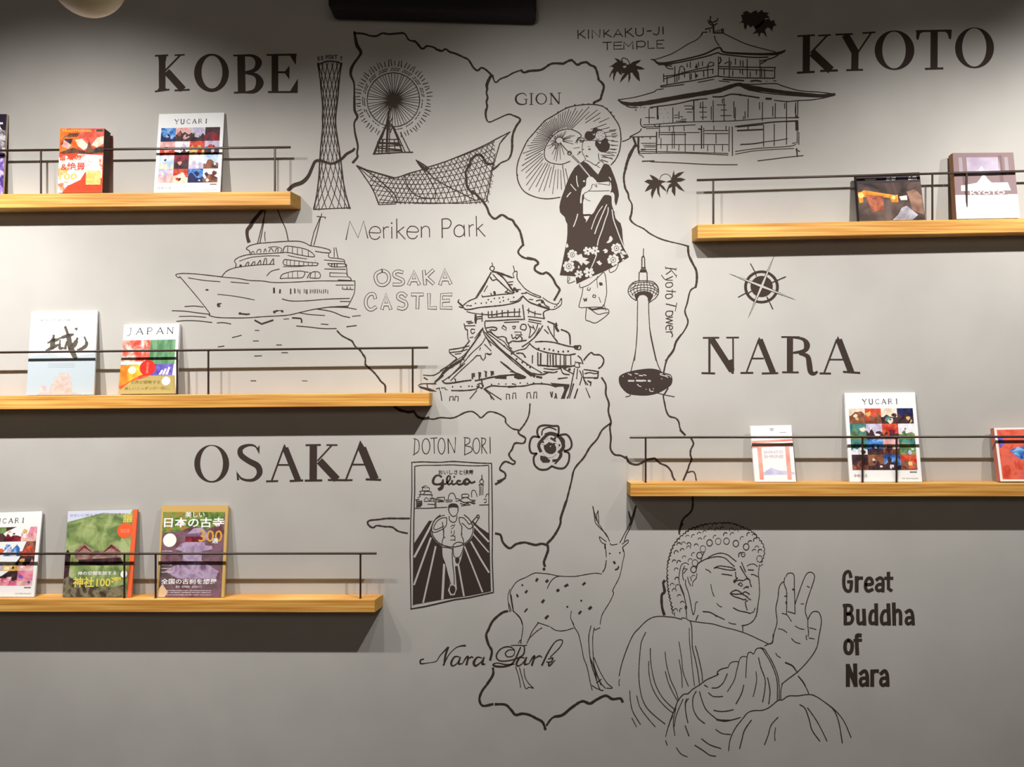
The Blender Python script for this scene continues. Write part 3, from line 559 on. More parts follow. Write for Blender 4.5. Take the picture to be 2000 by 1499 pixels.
# ------------------------------------------------------------------ castle
mural('castle_drawing', 'brush drawing of a tiered Japanese castle in the middle of the wall', [
 ('top_roof', M_ + 'W .2;s 1.6 628 85 638 105 632 125;s 2 630 185 605 160 620 130 655 135 655 165 630 190;v 620 205 3 540 340 2.6 425 520 2.2;s 1.7 600 250 520 400 440 520;v 640 190 4 700 205 4 790 235 4 870 265 3;s 2 640 225 700 290 780 370 890 460;s 3 700 215 780 280 900 450;s 1.6 890 120 900 160 905 195;s 1.8 905 195 935 190 935 250 945 290 990 350 1040 405 1130 460 1220 495 1210 510 1120 480 1040 440;p 1.8 905 195 885 215 900 265 870 268;'
   's 2 510 500 600 490 750 470 890 460;s 1.8 505 480 520 505;s 2.4 610 260 640 300 690 290 760 350;s 1.8 575 365 535 435;s 2.2 615 455 625 475;d 5 660 445 665 460;s 2 760 350 820 410 800 440;s 2 790 440 850 455;'
   's 2 425 520 350 550 285 600 270 620;s 1.8 270 620 230 580 215 560 230 535;s 2.4 215 560 260 600 290 640 320 655 380 650 480 630 640 615 780 600 900 575 970 545 1000 500;s 1.8 850 560 930 550 990 500 1005 490;v 1005 490 3 1080 560 3 1160 595 3 1240 620 4 1330 650 3;s 1.8 1330 655 1400 650 1470 600 1480 560 1475 520 1440 580 1400 590 1320 560 1250 510;s 2.4 1170 550 1240 540 1280 600 1330 630;d 7 1210 600 1245 560;s 1.6 330 605 380 612;d 3 325 608 375 608 430 580 500 578 560 572 620 560 660 520 720 515 765 505 830 530 895 505 730 565 770 548 585 535;s 2 830 320 890 315;s 2 840 350 880 352;d 7 905 405 935 425;s 2 950 410 980 412;s 2.4 990 460 1050 455;s 2 1080 530 1130 535;d 3 1395 622 1420 610;s 2.4 230 620 270 635'),
 ('top_storey', M_ + 'W .15;s 1.8 320 680 400 700 520 715;s 2.4 520 715 640 720 750 700 850 690 975 685;s 2 590 755 750 745 980 740;V 2.2 585 680 755 628 675 750 690 670 745 755 665 742 825 665 742 905 645 740 965 645 738;s 2.4 1005 600 1015 680 1025 780;V 2.2 510 695 800;v 430 720 4 432 780 5 430 820 4;p 2 450 745 500 740;p 2 450 770 500 765;s 2.4 550 795 700 790 850 780 1010 775;s 2 780 812 960 805;s 2 1060 660 1150 700 1230 715;V 2 1080 640 700 1155 675 730;s 2 1070 740 1160 750 1270 765;s 2 1080 775 1230 800;s 1.8 1075 800 1230 830;s 2.4 1330 655 1260 690 1270 770;s 2.4 320 805 380 800;s 2 300 855 425 852;s 2.6 340 825 400 815;s 2 290 830 310 900 330 900 335 1000 355 1040;s 2 420 900 380 895 375 930 395 950 420 930;s 1.8 360 1000 400 990'),
 ('wall_figures', M_ + 'W .15;s 2.2 545 800 545 860 570 920 620 935;s 2.6 560 880 640 870 690 885 670 910 620 900;s 2 600 900 650 960 700 990 760 985 800 1000;p 2.2 770 850 805 880 800 910 750 880 770 850;s 2 880 865 915 860 905 890 885 885;s 2.2 990 840 1030 835 1050 870 1030 905 980 890 985 850;p 1.8 905 930 985 930 985 955;s 2.2 870 960 885 1010 920 990 930 1015 970 980 1000 1010 990 1025;s 1.8 920 965 1000 965;s 2.6 800 1000 820 1060 850 1060 880 1040 950 1045 1050 1030;s 2 1070 830 1100 900 1080 1000;s 2 1190 830 1160 920 1090 1000;s 2.4 1250 850 1190 950 1100 1040 1000 1110;p 2 1090 860 1130 880;p 2 1130 850 1150 900;s 2 1150 1000 1210 880;s 2.2 830 1060 840 1110 870 1130'),
 ('front_gable', M_ + 'W .2;v 520 880 3 440 1020 3 340 1160 3 270 1260 4 150 1340 6 60 1400 5 0 1470 3;s 2 500 900 420 1010;s 1.8 490 960 380 1100 290 1210 190 1280 0 1400;s 2 550 1000 500 1080 380 1190 260 1330 150 1440 100 1499;s 2 520 900 540 960 600 1040 700 1120 820 1230 960 1350 1110 1470;v 530 920 2 640 1040 3 760 1160 3 900 1270 3.4 1040 1390 4 1150 1470 5;s 2 560 930 680 1020 800 1120 900 1200 1060 1320 1240 1430;s 1.8 590 920 700 1000 780 1050 830 1120 900 1180;d 4 780 1100 870 1195 930 1260 1000 1300 1060 1330 1095 1360;s 2 540 1080 620 1160;s 2 490 1120 480 1150;p 2 440 1220 490 1215 500 1250 525 1275 550 1240 550 1190 600 1210 625 1185;s 2.2 570 1190 620 1205;s 2 735 1290 820 1350 900 1420 960 1450;s 2 540 960 620 1100;p 2 270 1240 290 1270'),
 ('side_roofs', M_ + 'W .2;s 2.4 110 1145 220 1130 350 1100;s 2 115 1180 250 1165 330 1140;s 2 110 1150 120 1190 200 1250;s 1.8 180 1200 250 1190;s 2.6 355 1040 300 1110 260 1170;s 2.6 1310 800 1360 820 1430 850;v 1415 820 4 1410 870 5 1440 920 4;s 2 1385 840 1390 980;s 2.4 1310 860 1360 960 1430 1050;s 1.8 1270 900 1320 950;s 3 1475 900 1570 950 1585 1080;s 2.6 1160 1050 1280 1045 1400 1060 1530 1095 1640 1115;d 6 1640 1110 1670 1115;s 2.4 1640 1100 1710 1100 1700 1145 1640 1130;s 2.4 1090 1070 1160 1130 1300 1180 1450 1200 1560 1210 1650 1195;d 4 1200 1130 1270 1135 1330 1142 1380 1155 1440 1170 1500 1168 1560 1165;V 3 1190 1180 1330 1225 1190 1335 1310 1200 1340 1375 1210 1340;V 2.2 1340 1205 1330 1465 1215 1340 1510 1215 1340 1530 1215 1335 1590 1210 1330 1125 1215 1310 1410 1210 1335;s 2.8 1190 1335 1350 1345 1500 1360 1640 1340;s 2 900 1170 960 1150 1040 1130 1090 1070;s 2.6 930 1190 1000 1190 1040 1240;s 2.4 1680 1220 1720 1260 1740 1320;p 2 1660 1300 1720 1310;s 2 1690 1300 1700 1360;s 1.8 1650 1290 1640 1350 1690 1360'),
 ('lower_roof', N_ + 'W .2;s 2 135 465 240 465 340 400 460 305;s 2.4 140 490 175 510;s 3 250 530 330 450 420 370 500 320;s 2 400 520 500 420 600 330 660 270;s 2 520 290 490 370;s 3 320 520 350 545 430 540;s 3 430 540 520 525 600 515;s 2 330 520 440 440 540 350;s 2.4 440 500 450 520 440 540;s 2 85 570 120 550 260 550;f 85 570 200 595 270 625 200 625 100 590;s 2 170 560 180 600;s 1.8 260 600 290 590 290 610;p 1.6 310 590 350 590 345 605 370 608;s 2 240 545 330 470;s 2.4 410 615 540 615 650 600 680 560;s 2.4 730 600 800 570 900 575 1000 575 1120 570 1220 550 1350 555 1430 580;d 3 420 578 500 578 580 572 610 575 800 555 870 550 940 552 1080 542 1150 545 1210 540 1290 542;p 2 960 585 1040 580 1035 555 1000 550;p 2.4 700 500 715 580;s 3 640 520 720 505 780 490 880 475;p 2 655 575 700 590;s 2 660 560 690 545 720 570 700 600;'
   'V 3 612 450 500 630 450 480 680 440 500 690 445 480 745 430 480 800 430 470 815 430 460;p 1.6 610 450 635 450;p 1.6 670 440 695 440;p 1.6 730 425 755 435;p 1.6 790 430 818 430;s 5 840 485 940 490;s 3 860 475 960 465 1030 460;f 1020 450 1100 465 1140 480 1130 500 1060 505 1020 490;s 5 1240 480 1290 490;s 2.4 890 335 960 395 1030 440;s 1.8 980 430 1060 450 1130 480;s 3 1200 450 1290 460 1350 440;s 2.4 1310 400 1400 410 1480 400;s 2.6 1310 430 1400 440 1440 430;s 2.4 1480 410 1500 450 1560 460;s 2 1500 400 1590 450;d 6 1520 390 1560 410;s 2.6 1340 380 1450 375 1560 375;s 2.4 1450 500 1540 490;'
   'f 1370 540 1560 555 1560 575 1530 640 1515 695 1475 695 1510 610 1500 575 1420 580;s 2.4 1610 400 1590 500 1560 640 1540 690;s 2 1640 400 1630 500;s 3 1640 600 1610 690;s 2.4 1600 550 1560 690;s 2 1660 420 1680 480 1660 560;s 2 1690 420 1700 500 1740 560;s 2.2 1700 410 1780 420 1840 430;s 2 1710 450 1760 440 1800 450 1840 445;s 3 1840 430 1835 490 1800 495;s 2.4 1700 490 1780 490 1835 490;s 3 1740 520 1770 540;s 2.4 1770 530 1765 570;p 1.8 1720 590 1760 685;p 1.8 1690 480 1720 560'),
 ('windows', N_ + 'p 1.8 300 620 315 715;p 2 390 715 395 675 425 675 425 710;p 2 440 712 445 672 475 675 472 718;p 2 655 615 590 695;p 2.2 725 600 780 650 825 705;p 2 730 595 780 630 895 705;p 1.8 780 640 800 700;p 2 945 700 945 650 975 655 975 698;p 1.8 1005 695 1010 640 1035 640 1038 695;p 1.8 1145 650 1145 690;p 1.8 1145 640 1175 635 1185 690;p 2 1210 690 1215 632 1240 630 1240 690;p 2.2 1375 630 1385 675;p 2.2 1395 628 1388 680;p 2.6 1425 645 1435 690;p 2.2 1430 650 1415 690')])

# ------------------------------------------------------------------ pagoda temple
mural('pagoda_drawing', 'ink drawing of a three-storey lakeside pavilion with curved roofs', [
 ('roof_ornament', E_ + 'W .15;s 2.4 940 110 935 150 962 190;s 2.4 910 150 945 170 1000 152 1010 130;s 2.4 918 172 960 200 1002 180;p 3 966 190 968 270;s 2.4 888 236 960 220;s 2.4 850 292 862 268 905 265;p 1.8 930 240 934 266;p 2 968 274 1066 274;V 1.8 985 250 270 1003 245 270 1022 240 268;V 2.4 1045 236 270 1060 230 270;p 1.6 1030 245 1060 240'),
 ('upper_roof', E_ + 's 1.8 855 288 800 340 720 380 640 430 560 475 480 505 400 530 355 530;s 2 1065 276 1150 318 1280 378 1400 414 1570 457;s 2 975 302 990 350 1022 398;v 360 530 2 390 540 3 430 568 4.6 520 562 3.4 700 525 3 880 478 3.2 1020 415 3.4 1070 460 4 1250 474 4.4 1450 480 4.8 1580 474 6 1640 458 5 1665 442 3;s 2.6 430 582 560 572 750 535 900 500 1010 466 1040 478 1150 492 1350 510 1500 508;s 2.4 1600 485 1560 510 1500 530 1430 548;s 2.2 1480 545 1430 572;s 2 490 582 520 618 575 622;s 2 500 592 560 598;p 2 480 585 560 580'),
 ('upper_storey', E_ + 'V 1.9 480 672 750 515 690 775 590 598 755 610 680 750 630 640 730 660 650 680 685 620 705 710 570 605 740 555 612 735 670 730 750 672 725 800 575 615 820 558 600 858 552 590 790 660 712 870 640 700 910 585 700 960 622 670 1015 505 695 1070 620 680 1120 512 700 1155 640 690 1180 522 580 1230 540 592 1255 542 600 1295 525 710 1225 635 665 1250 632 680 1325 650 702 1385 640 680 1420 532 705 1435 610 700 1465 620 705 1565 610 712;s 2 475 695 600 680 750 640 970 590;s 2 490 720 700 664 965 625;s 2.2 450 790 600 765 800 732 1010 692;s 2 450 795 480 800 680 775;s 2.2 1015 600 1250 606 1572 610;s 2 1020 620 1300 630 1550 642;s 2.2 1015 696 1200 710 1560 715;s 1.8 635 640 642 602 668 602 685 640;s 1.8 910 600 930 560 970 568 960 590;s 1.8 1075 575 1100 558 1112 562;s 1.8 1120 590 1140 570 1128 550;p 1.8 815 755 970 725;p 1.8 1020 740 1122 750;p 3 1060 725 1262 738;p 3 1330 744 1382 736 1432 745;d 2.4 1485 745;p 1.8 1552 740 1578 740;d 6 800 605 800 690;s 2.6 1030 510 1040 540 1022 575'),
 ('lower_roof', E_ + 'W .1;s 1.8 450 822 410 828 380 850 200 900 35 925;p 1.8 480 816 440 826;s 2 1215 765 1350 775 1560 766 1640 790 1780 830 1900 845 1999 850 2140 868;v 35 925 2 90 958 6 200 968 8.5 350 950 9 600 905 9 800 872 9 1000 838 9 1120 800 8 1215 775 7 1300 802 9.5 1500 832 8 1700 858 7 1850 872 7 2000 884 6 2090 882 7 2150 872 5;s 2 1300 828 1500 862 1800 888 2050 898 2140 880;s 2 90 960 140 995 225 1000;s 2.4 350 1000 420 990 600 966 780 926 905 915;s 2.8 960 895 1050 895 1150 870 1300 888 1412 906;p 4 1480 914 1530 916;s 2 1560 930 1690 942 1800 932 1920 926 2050 906 2130 884;d 2 255 1000 285 1000 300 1000 345 1004 375 1004;d 3 208 1024 360 1006;s 2 760 930 820 926;p 3 1215 868 1225 885 1235 870'),
 ('middle_storey', E_ + 'V 1.7 338 1012 1155 570 1000 1145 630 1040 1112 765 990 1020 840 952 1000 862 942 1120 945 990 1120 963 932 1145 1052 922 960 1070 920 1130 1165 942 1100 1180 1000 1130 1275 1040 1110 1260 1090 1115 1305 912 1100 1415 952 1020 1445 950 1130 1545 990 1085 1570 960 1100 1662 960 1010 1680 950 1360 1770 952 1100 1790 940 1100;V 3.2 420 990 1112;V 2.4 775 930 1130;V 1.5 430 1080 1115;H 1.5 300 395 1100 680 760 985 690 760 1015 710 760 1045 830 900 1000 830 900 1045 840 900 1095 1000 1085 975 1040 1095 1025 1035 1140 1080 585 620 1075 640 670 1090 580 620 1100 650 700 1115 600 700 1135 640 690 1132;d 1.5 445 1020 490 1015 520 1055 480 1100 525 1100 445 1060 480 1140 540 1140;s 1.8 1770 960 1765 1050 1785 1100;p 2.4 1705 1100 1800 1100;s 1.6 1055 925 1070 910'),
 ('veranda', E_ + 's 1.7 280 1170 390 1165 450 1160 780 1140 1180 1130 1500 1105 1800 1100;s 1.7 290 1190 420 1187 790 1170;s 1.5 310 1206 430 1202;s 2.6 1180 1186 1400 1160 1560 1142 1690 1135;p 3 1690 1136 1790 1130;p 3 1200 1226 1455 1215;p 1.8 1200 1192 1450 1168;s 2 258 1110 255 1162 275 1190 302 1196;s 2 262 1206 242 1238 150 1285;p 2 150 1288 410 1284;s 2 75 1332 110 1322 160 1296;p 4.4 185 1295 215 1380;p 4 235 1290 232 1400 240 1448;H 1.5 260 400 1350 280 400 1370 290 400 1385 260 410 1410;d 3 272 1292 348 1300 240 1385;p 3 260 1412 300 1410;s 1.6 380 1165 420 1190 450 1160'),
 ('ground_storey', E_ + 'V 1.6 435 1240 1300 440 1170 1240 455 1300 1400 515 1370 1425 565 1240 1400 585 1240 1400 575 1180 1240 630 1370 1420 690 1250 1430 680 1180 1230 775 1360 1420 872 1200 1400 910 1370 1425 975 1370 1440 990 1260 1350 1055 1370 1425 1120 1190 1430 1305 1170 1222 1455 1170 1382 1560 1160 1372 1800 1240 1362 970 1180 1226 1785 1230 1350 535 1180 1230 1088 1180 1220;V 2.6 412 1240 1442 850 1180 1400;V 2 1150 1190 1472;H 1.6 440 830 1245 440 700 1265 420 1110 1362 880 1110 1225 880 1110 1255;s 1.6 240 1450 500 1446 800 1450 1110 1465;s 1.6 240 1430 500 1432 800 1440 1110 1450;s 1.6 1180 1430 1400 1400 1700 1380 1770 1360;s 1.5 1180 1456 1400 1420 1750 1400;s 2.4 1230 1362 1350 1355 1450 1340;s 1.6 1450 1338 1600 1320 1690 1305;p 6 1780 1140 1782 1218;p 1.6 1735 1350 1770 1345;p 2.4 1778 1400 1785 1480;p 2 1770 1412 1808 1430;p 3 820 1210 845 1215;' + d_ + 'p 2.4 385 391 525 387;s 1.8 480 396 800 410 1200 430 1499 432;' + '@ 1500 0 4;s 1.8 -80 1258 0 1248 120 1233 220 1222 275 1217;' + d_ + 's 1.5 350 315 395 335 398 350')])

# ------------------------------------------------------------------ maple leaves
mural('maple_leaf_drawing', 'solid dark maple leaf cluster right of the pavilion roof ornament', [
 ('leaf', E_ + 'f 1210 190 1250 150 1235 95 1265 90 1250 75 1290 55 1330 80 1360 60 1385 50 1400 75 1440 45 1455 70 1510 75 1490 95 1520 125 1470 130 1460 170 1420 215 1380 230 1350 200 1330 220 1300 190 1280 245 1262 215 1265 180 1240 170'),
 ('leaf', E_ + 'f 1450 150 1510 130 1525 155 1560 145 1565 175 1585 205 1560 200 1545 225 1540 260 1515 225 1490 220 1470 245 1490 320 1455 275 1430 270 1410 315 1400 270 1345 285 1380 250 1365 215 1400 190')])
mural('maple_leaf_drawing', 'pair of solid black maple leaves below the capital lettering', [
 ('leaf', '@ 1100 0 8.33\nf 740 1090 800 1060 850 1020 880 1005 830 945 900 965 940 1000 975 980 970 1020 1030 1030 1010 1070 965 1080 990 1110 940 1150 960 1230 920 1210 880 1160 860 1190 835 1260 825 1330 810 1280 815 1180 780 1210 755 1275 752 1230 790 1150 820 1110 790 1085'),
 ('leaf', '@ 1100 0 8.33\nf 1080 1050 1130 1010 1200 985 1270 975 1230 1020 1180 1050 1200 1070 1270 1090 1330 1125 1270 1135 1200 1130 1230 1190 1250 1330 1200 1290 1150 1230 1120 1180 1090 1190 1095 1270 1060 1360 1060 1290 1060 1200 1010 1260 920 1350 950 1260 1000 1190 960 1200 940 1150 990 1110 1030 1090 1010 1050;s 1.8 940 990 970 945 1030 960 1070 1010 1080 1060')])
mural('maple_leaf_drawing', 'pair of brown grey maple leaves hanging above the upper right shelf', [
 ('leaf', '@ 1190 250 5.996\nf 470 545 520 565 560 590 580 610 620 615 670 632 620 645 605 660 640 690 675 750 630 720 590 680 585 740 600 825 565 770 555 700 530 750 500 830 485 770 500 710 460 730 415 750 440 700 470 660 410 630 450 605 510 610 490 580'),
 ('leaf', '@ 1190 250 5.996\nf 755 495 765 555 810 525 880 512 830 560 790 585 840 585 895 605 840 630 790 635 830 680 885 748 820 720 775 680 775 740 770 805 730 745 735 690 700 710 670 790 675 720 700 665 730 645 665 635 720 610 735 570;s 1.3 590 605 610 560 655 540 700 555 725 590')])

# ------------------------------------------------------------------ compass
def compass():
    root = empty('compass_drawing'); tag(root, 'painted compass rose above the NARA letters', 'mural drawing')
    P_ = '@ 1360 480 5.88\n'
    Ink().run(P_ + 'O 748 475 200 190 748 475 166 160;O 750 470 128 122;p 2 690 355 672 300;p 2.4 870 425 925 400;p 2.4 630 525 600 545;p 2.4 810 590 825 620;p 2 622 208 672 300;p 2.4 1025 358 925 402;p 2.2 482 592 565 548;p 2.2 840 650 878 730').build('ring', root)
    k = Ink()
    for L, c, w in ((1, 'ink', 1.0), (2, 'bg', 0.55)):
        k.run('L %d;C %s' % (L, c) + ';' + P_)
        for tip in ((898, 105), (1150, 628), (590, 842), (365, 318)):
            cx, cy = 750, 468
            dx, dy = tip[0] - cx, tip[1] - cy
            l = math.hypot(dx, dy); nx, ny = -dy / l, dx / l
            r = 20 if L == 1 else 22
            e = .99 if L == 1 else .86
            k.run('f %g %g %g %g %g %g' % (cx + nx * r * w * 1.1, cy + ny * r * w * 1.1, cx + dx * e, cy + dy * e, cx - nx * r * w * 1.1, cy - ny * r * w * 1.1))
        k.run('d %g 750 468' % (5.5 if L == 1 else 4.6))
    k.build('star', root)
compass()

# ------------------------------------------------------------------ slim tower
def slim_tower():
    root = empty('tower_drawing'); tag(root, 'painted slim tower with a lattice pod on a dark round base', 'mural drawing')
    k = Ink(); k.wob = .08
    k.run(J_ + 'p 1.8 1312 40 1310 145;p 2.2 1290 285 1290 170 1308 120 1325 165 1328 290;p 3 1285 290 1335 290;f 1275 305 1345 305 1360 350 1255 350;p 2 1255 350 1252 465;p 2 1357 350 1360 470;p 1.5 1285 150 1325 150').build('mast', root)
    k = Ink(); k.wob = .08
    k.run(J_ + 's 1.8 1215 715 1150 670 1112 600 1130 530 1180 480 1250 460 1360 460 1440 475 1500 540 1505 620 1470 680 1385 742;s 1.6 1150 560 1220 520 1330 510 1430 525 1490 570;s 1.6 1130 600 1200 560 1320 545 1430 560 1500 600;s 1.5 1160 640 1230 590 1320 575 1420 590 1490 640;s 1.5 1180 500 1250 480 1380 480 1450 505')
    for i in range(9):
        x = 1150 + i * 42
        k.run(J_ + 's 1.2 %g %g %g 560 %g %g' % (1310 + (x - 1310) * .8, 470 + abs(x - 1310) * .12, 1310 + (x - 1310) * 1.08, 1310 + (x - 1310) * .82, 640 + abs(x - 1310) * .1))
    k.run(J_ + 'f 1190 640 1250 600 1330 590 1400 605 1440 650 1420 690 1385 742 1370 720 1365 680 1340 650 1300 640 1260 650 1240 680 1232 715 1215 715').build('pod', root)
    k = Ink()
    k.run(J_ + 's 1.7 1235 715 1232 900 1228 1100 1215 1300 1195 1499;s 1.7 1378 740 1382 900 1400 1150 1440 1350 1475 1499;' + O_ + 's 1.7 432 0 420 200 400 350 370 480 348 570;s 1.7 590 0 640 250 690 460 735 560').build('shaft', root)
    k = Ink()
    k.run(O_ + 'g 190 660 230 610 340 570 480 545 600 535 700 550 780 590 860 610 888 670 875 740 820 790 700 855 560 885 400 880 300 855 210 760;s 1.7 345 880 320 895 280 903;s 1.7 700 855 800 880 915 903;L 1;C bg;d 2 245 635 315 605 410 655 465 765 545 805 600 825 640 798 440 745 748 668;s 1.6 430 740 450 760 480 770;s 1.6 590 800 600 830 640 830;s 1.6 725 605 760 600;s 1.8 730 615 800 635 830 650;s 1.5 800 620 850 625 865 650;s 1.3 318 600 340 620;p 1.8 345 610 350 625;p 1.8 400 600 440 605;p 2.2 455 625 500 628;p 1.8 510 615 545 625')
    k.run(O_ + 'p 3.4 315 695 365 695;p 3.4 372 695 385 695;p 3.6 420 692 500 695;p 3 505 690 540 695;p 3.6 572 695 600 697')
    k.build('base', root)
slim_tower()

# ------------------------------------------------------------------ blossom
mural('blossom_drawing', 'thick painted blossom emblem right of the narrow lettering', [
 ('petal', N_ + 's 4 1260 1070 1245 1020 1265 970 1320 955 1400 962 1450 965 1455 1010 1450 1060;s 2.6 1290 1050 1300 1000 1350 975 1400 985 1430 1000'),
 ('petal', N_ + 's 4 1470 1050 1530 1045 1570 1090 1582 1150 1560 1190 1510 1205;s 3 1480 1070 1510 1110 1500 1180'),
 ('petal', N_ + 's 4 1510 1210 1555 1230 1552 1310 1510 1370 1450 1375 1390 1355;s 3 1480 1215 1480 1260 1420 1330'),
 ('petal', N_ + 's 4 1385 1355 1340 1385 1270 1385 1220 1340 1212 1270 1240 1230;f 1275 1250 1330 1260 1375 1300 1360 1320 1300 1320 1275 1290'),
 ('petal', N_ + 's 4 1240 1230 1190 1225 1170 1170 1180 1100 1210 1065 1270 1072'),
 ('stamens', N_ + 's 7 1330 1050 1380 1035 1450 1060 1490 1110 1500 1170 1460 1220;s 6 1340 1050 1290 1100 1260 1150 1280 1210;g 1310 1150 1360 1120 1420 1150 1430 1200 1390 1235 1330 1215;d 5 1270 1180 1300 1120 1420 1080 1460 1150;s 4 1380 1080 1420 1110 1400 1150;s 5 1400 1300 1450 1290 1480 1230;L 1;C bg;s 2.6 1330 1090 1360 1070 1355 1110 1320 1140 1290 1130;s 2.4 1400 1120 1440 1130 1450 1170;s 2.4 1300 1215 1340 1260 1390 1260 1430 1230;d 2.4 1375 1160')], cat='mural emblem')

# ------------------------------------------------------------------ woman with parasol
def parasol_lady():
    root = empty('parasol_drawing'); tag(root, 'painted open paper parasol behind the woman in kimono', 'mural drawing')
    outer = [(1420,950),(1480,880),(1530,770),(1550,610),(1530,450),(1450,320),(1370,225),(1280,175),(1130,160),(950,180),(830,215),(650,320),(550,385),(400,555),(335,630),(270,760),(215,900),(195,1030),(220,1180),(300,1300),(450,1370),(600,1390),(760,1370)]
    inner = [(890,900),(800,935),(740,940),(620,915),(560,850),(560,740),(610,640),(700,540),(800,490),(900,485),(1000,530),(1035,575),(990,600)]
    k = Ink(); k.wob = .1
    fl = lambda l: ' '.join('%g %g' % p for p in l)
    k.run(G_ + 's 2.2 ' + fl(outer) + ';s 1.9 ' + fl(inner) + ';d 3 950 165 835 205 730 260 655 320 555 378 1130 155 1310 180 1370 215 1425 262 1460 315 1555 610 1530 770 1505 828 1450 915 395 555 340 628 298 700 215 900 205 1080 1055 158')
    k.build('canopy_edge', root)
    k = Ink(); k.wob = .15
    random.seed(11)
    cx, cy = 750, 630
    oc = catmull(outer + [(1000, 1350), (1250, 1150)], True, 4)
    def ray(a, poly):
        best = None
        dx, dy = math.cos(a), math.sin(a)
        n = len(poly)
        for i in range(n):
            x1, y1 = poly[i]; x2, y2 = poly[(i + 1) % n]
            ex, ey = x2 - x1, y2 - y1
            den = dx * ey - dy * ex
            if abs(den) < 1e-9: continue
            t = ((x1 - cx) * ey - (y1 - cy) * ex) / den
            u = ((x1 - cx) * dy - (y1 - cy) * dx) / den
            if t > 0 and 0 <= u <= 1: best = t if best is None else min(best, t)
        return best
    ic = catmull(inner + [(930, 800)], True, 4)
    k.run(G_)
    n = 74
    for i in range(n):
        a = 2 * PI * i / n
        R = ray(a, oc); r = ray(a, ic) or 150
        if not R: continue
        dx, dy = math.cos(a), math.sin(a)
        lo = r * random.uniform(1.04, 1.25); hi = R * random.uniform(.8, .96)
        if 0 < a < 1.35:
            if a < .2: lo = max(lo, R * .82)
            elif a < .62: lo = max(lo, R * .78)
            else: continue
        if a > 5.6: lo = max(lo, R * random.uniform(.55, .75))
        if hi > lo + 20:
            k.stroke([k.T(cx + dx * lo, cy + dy * lo), k.T(cx + dx * hi, cy + dy * hi)], [1.3, 1.2])
    for i in range(30):
        a = 2 * PI * i / 30 + .05
        r = (ray(a, ic) or 150)
        if .3 < a < 1.1: continue
        k.stroke([k.T(cx + math.cos(a) * 45, cy + math.sin(a) * 40), k.T(cx + math.cos(a) * r * random.uniform(.55, .9), cy + math.sin(a) * r * random.uniform(.55, .9))], [1.4, .9])
    k.run(G_ + 'p 1.4 1430 640 1510 645;p 1.4 1425 695 1510 695;p 1.4 1410 740 1495 745;p 1.4 1380 780 1490 790;p 1.4 1290 820 1470 830;p 1.4 1300 845 1440 862;p 1.6 1290 880 1380 910;p 1.6 1400 500 1490 490;p 1.6 1430 550 1490 538;p 1.4 1440 585 1490 585;s 1.4 655 690 700 685 690 740 720 720;p 1.4 1000 780 1025 775;p 1.6 985 815 1028 775')
    k.build('ribs', root)
    k = Ink()
    k.run(G_ + 'v 760 655 1.6 810 720 2 868 780 1.6;o 2 882 795 24 24;s 1.8 865 790 885 790 900 800;p 1.4 905 830 1010 935;p 1.4 920 820 1020 925;L 3;C bg;p 3 1005 930 1060 1000 1140 1100;C ink;L 4;p .8 1000 925 1130 1100')
    k.build('handle', root)

    root = empty('kimono_woman_drawing'); tag(root, 'painted woman in a dark flowered kimono holding a parasol', 'mural drawing')
    H_ = '@ 1060 240 9.995\n'; I_ = '@ 1060 380 9.995\n'
    k = Ink()
    k.run(H_ + 'f 790 745 700 810 620 880 540 1010 480 1150 430 1290 370 1450 340 1550 325 1650 338 1750 385 1800 430 1840 450 1920 480 1980 482 2150 470 2300 430 2500 380 2750 332 2978 500 2990 645 3000 650 3080 662 3150 700 3130 930 3015 1186 2910 1396 2805 1680 2625 1600 2450 1566 2300 1550 2080 1520 1960 1470 1920 1420 1860 1400 1770 1430 1620 1455 1560 1487 1420 1480 1340 1450 1200 1400 1050 1330 880 1290 820 1240 800 1190 805 1140 900 1080 1012 1010 940 950 870 880 800')
    k.build('kimono', root)
    k = Ink(bg=WALLM)
    k.run('L 1;C bg;' + H_ + 'g 1070 1165 1180 1160 1300 1152 1335 1210 1340 1300 1320 1360 1370 1360 1400 1420 1402 1540 1440 1660 1452 1720 1425 1765 1390 1720 1350 1600 1345 1480 1330 1430 1250 1410 1190 1425 1120 1530 1050 1650 990 1760 930 1795 850 1790 790 1780 780 1690 785 1560 805 1480 800 1400 770 1420 760 1560 735 1570 730 1500 745 1400 770 1290 840 1230 850 1120 880 1065 930 1050 980 1070 1030 1120;L 2;C ink;'
      + H_ + 's 1.2 960 1250 930 1300 870 1350 820 1370 800 1410 805 1480;s 1.3 890 1335 1100 1335 1300 1328;s 1.2 1080 1190 1200 1205 1300 1220;s 1.3 1300 1150 1305 1220;s 1.2 995 1200 960 1220 955 1250;s 1.2 1010 1210 1050 1260;s 1.2 1040 1190 1060 1250;s 1 820 1470 870 1510 930 1530;f 760 1480 810 1450 800 1480 765 1500;p 1.5 790 1795 930 1790;p 1.2 780 1560 780 1780;'
      + 'L 2;C bg;' + H_ + 's 2 660 1040 665 1140 692 1250;s 1.8 545 1200 600 1270 650 1322;s 2 548 1362 510 1400 472 1450;s 1.8 1292 1065 1320 1090 1328 1125;d 4 805 1142;'
      + I_ + 's 1.6 1168 230 1085 345 1010 500 948 680;s 2 1248 200 1150 420 1060 640 1015 770;s 1.9 1278 258 1270 360 1220 500 1160 690 1090 880 1065 1000;s 1.8 1050 1180 1010 1290 950 1425;s 2 1352 300 1380 490 1450 690 1520 880 1600 1060 1650 1150;s 2 683 385 650 500 600 630;f 798 428 918 420 870 510 835 555 850 500 820 470;p 2.2 745 60 738 165')
    k.build('obi_and_folds', root)
    k = Ink(bg=WALLM); random.seed(5)
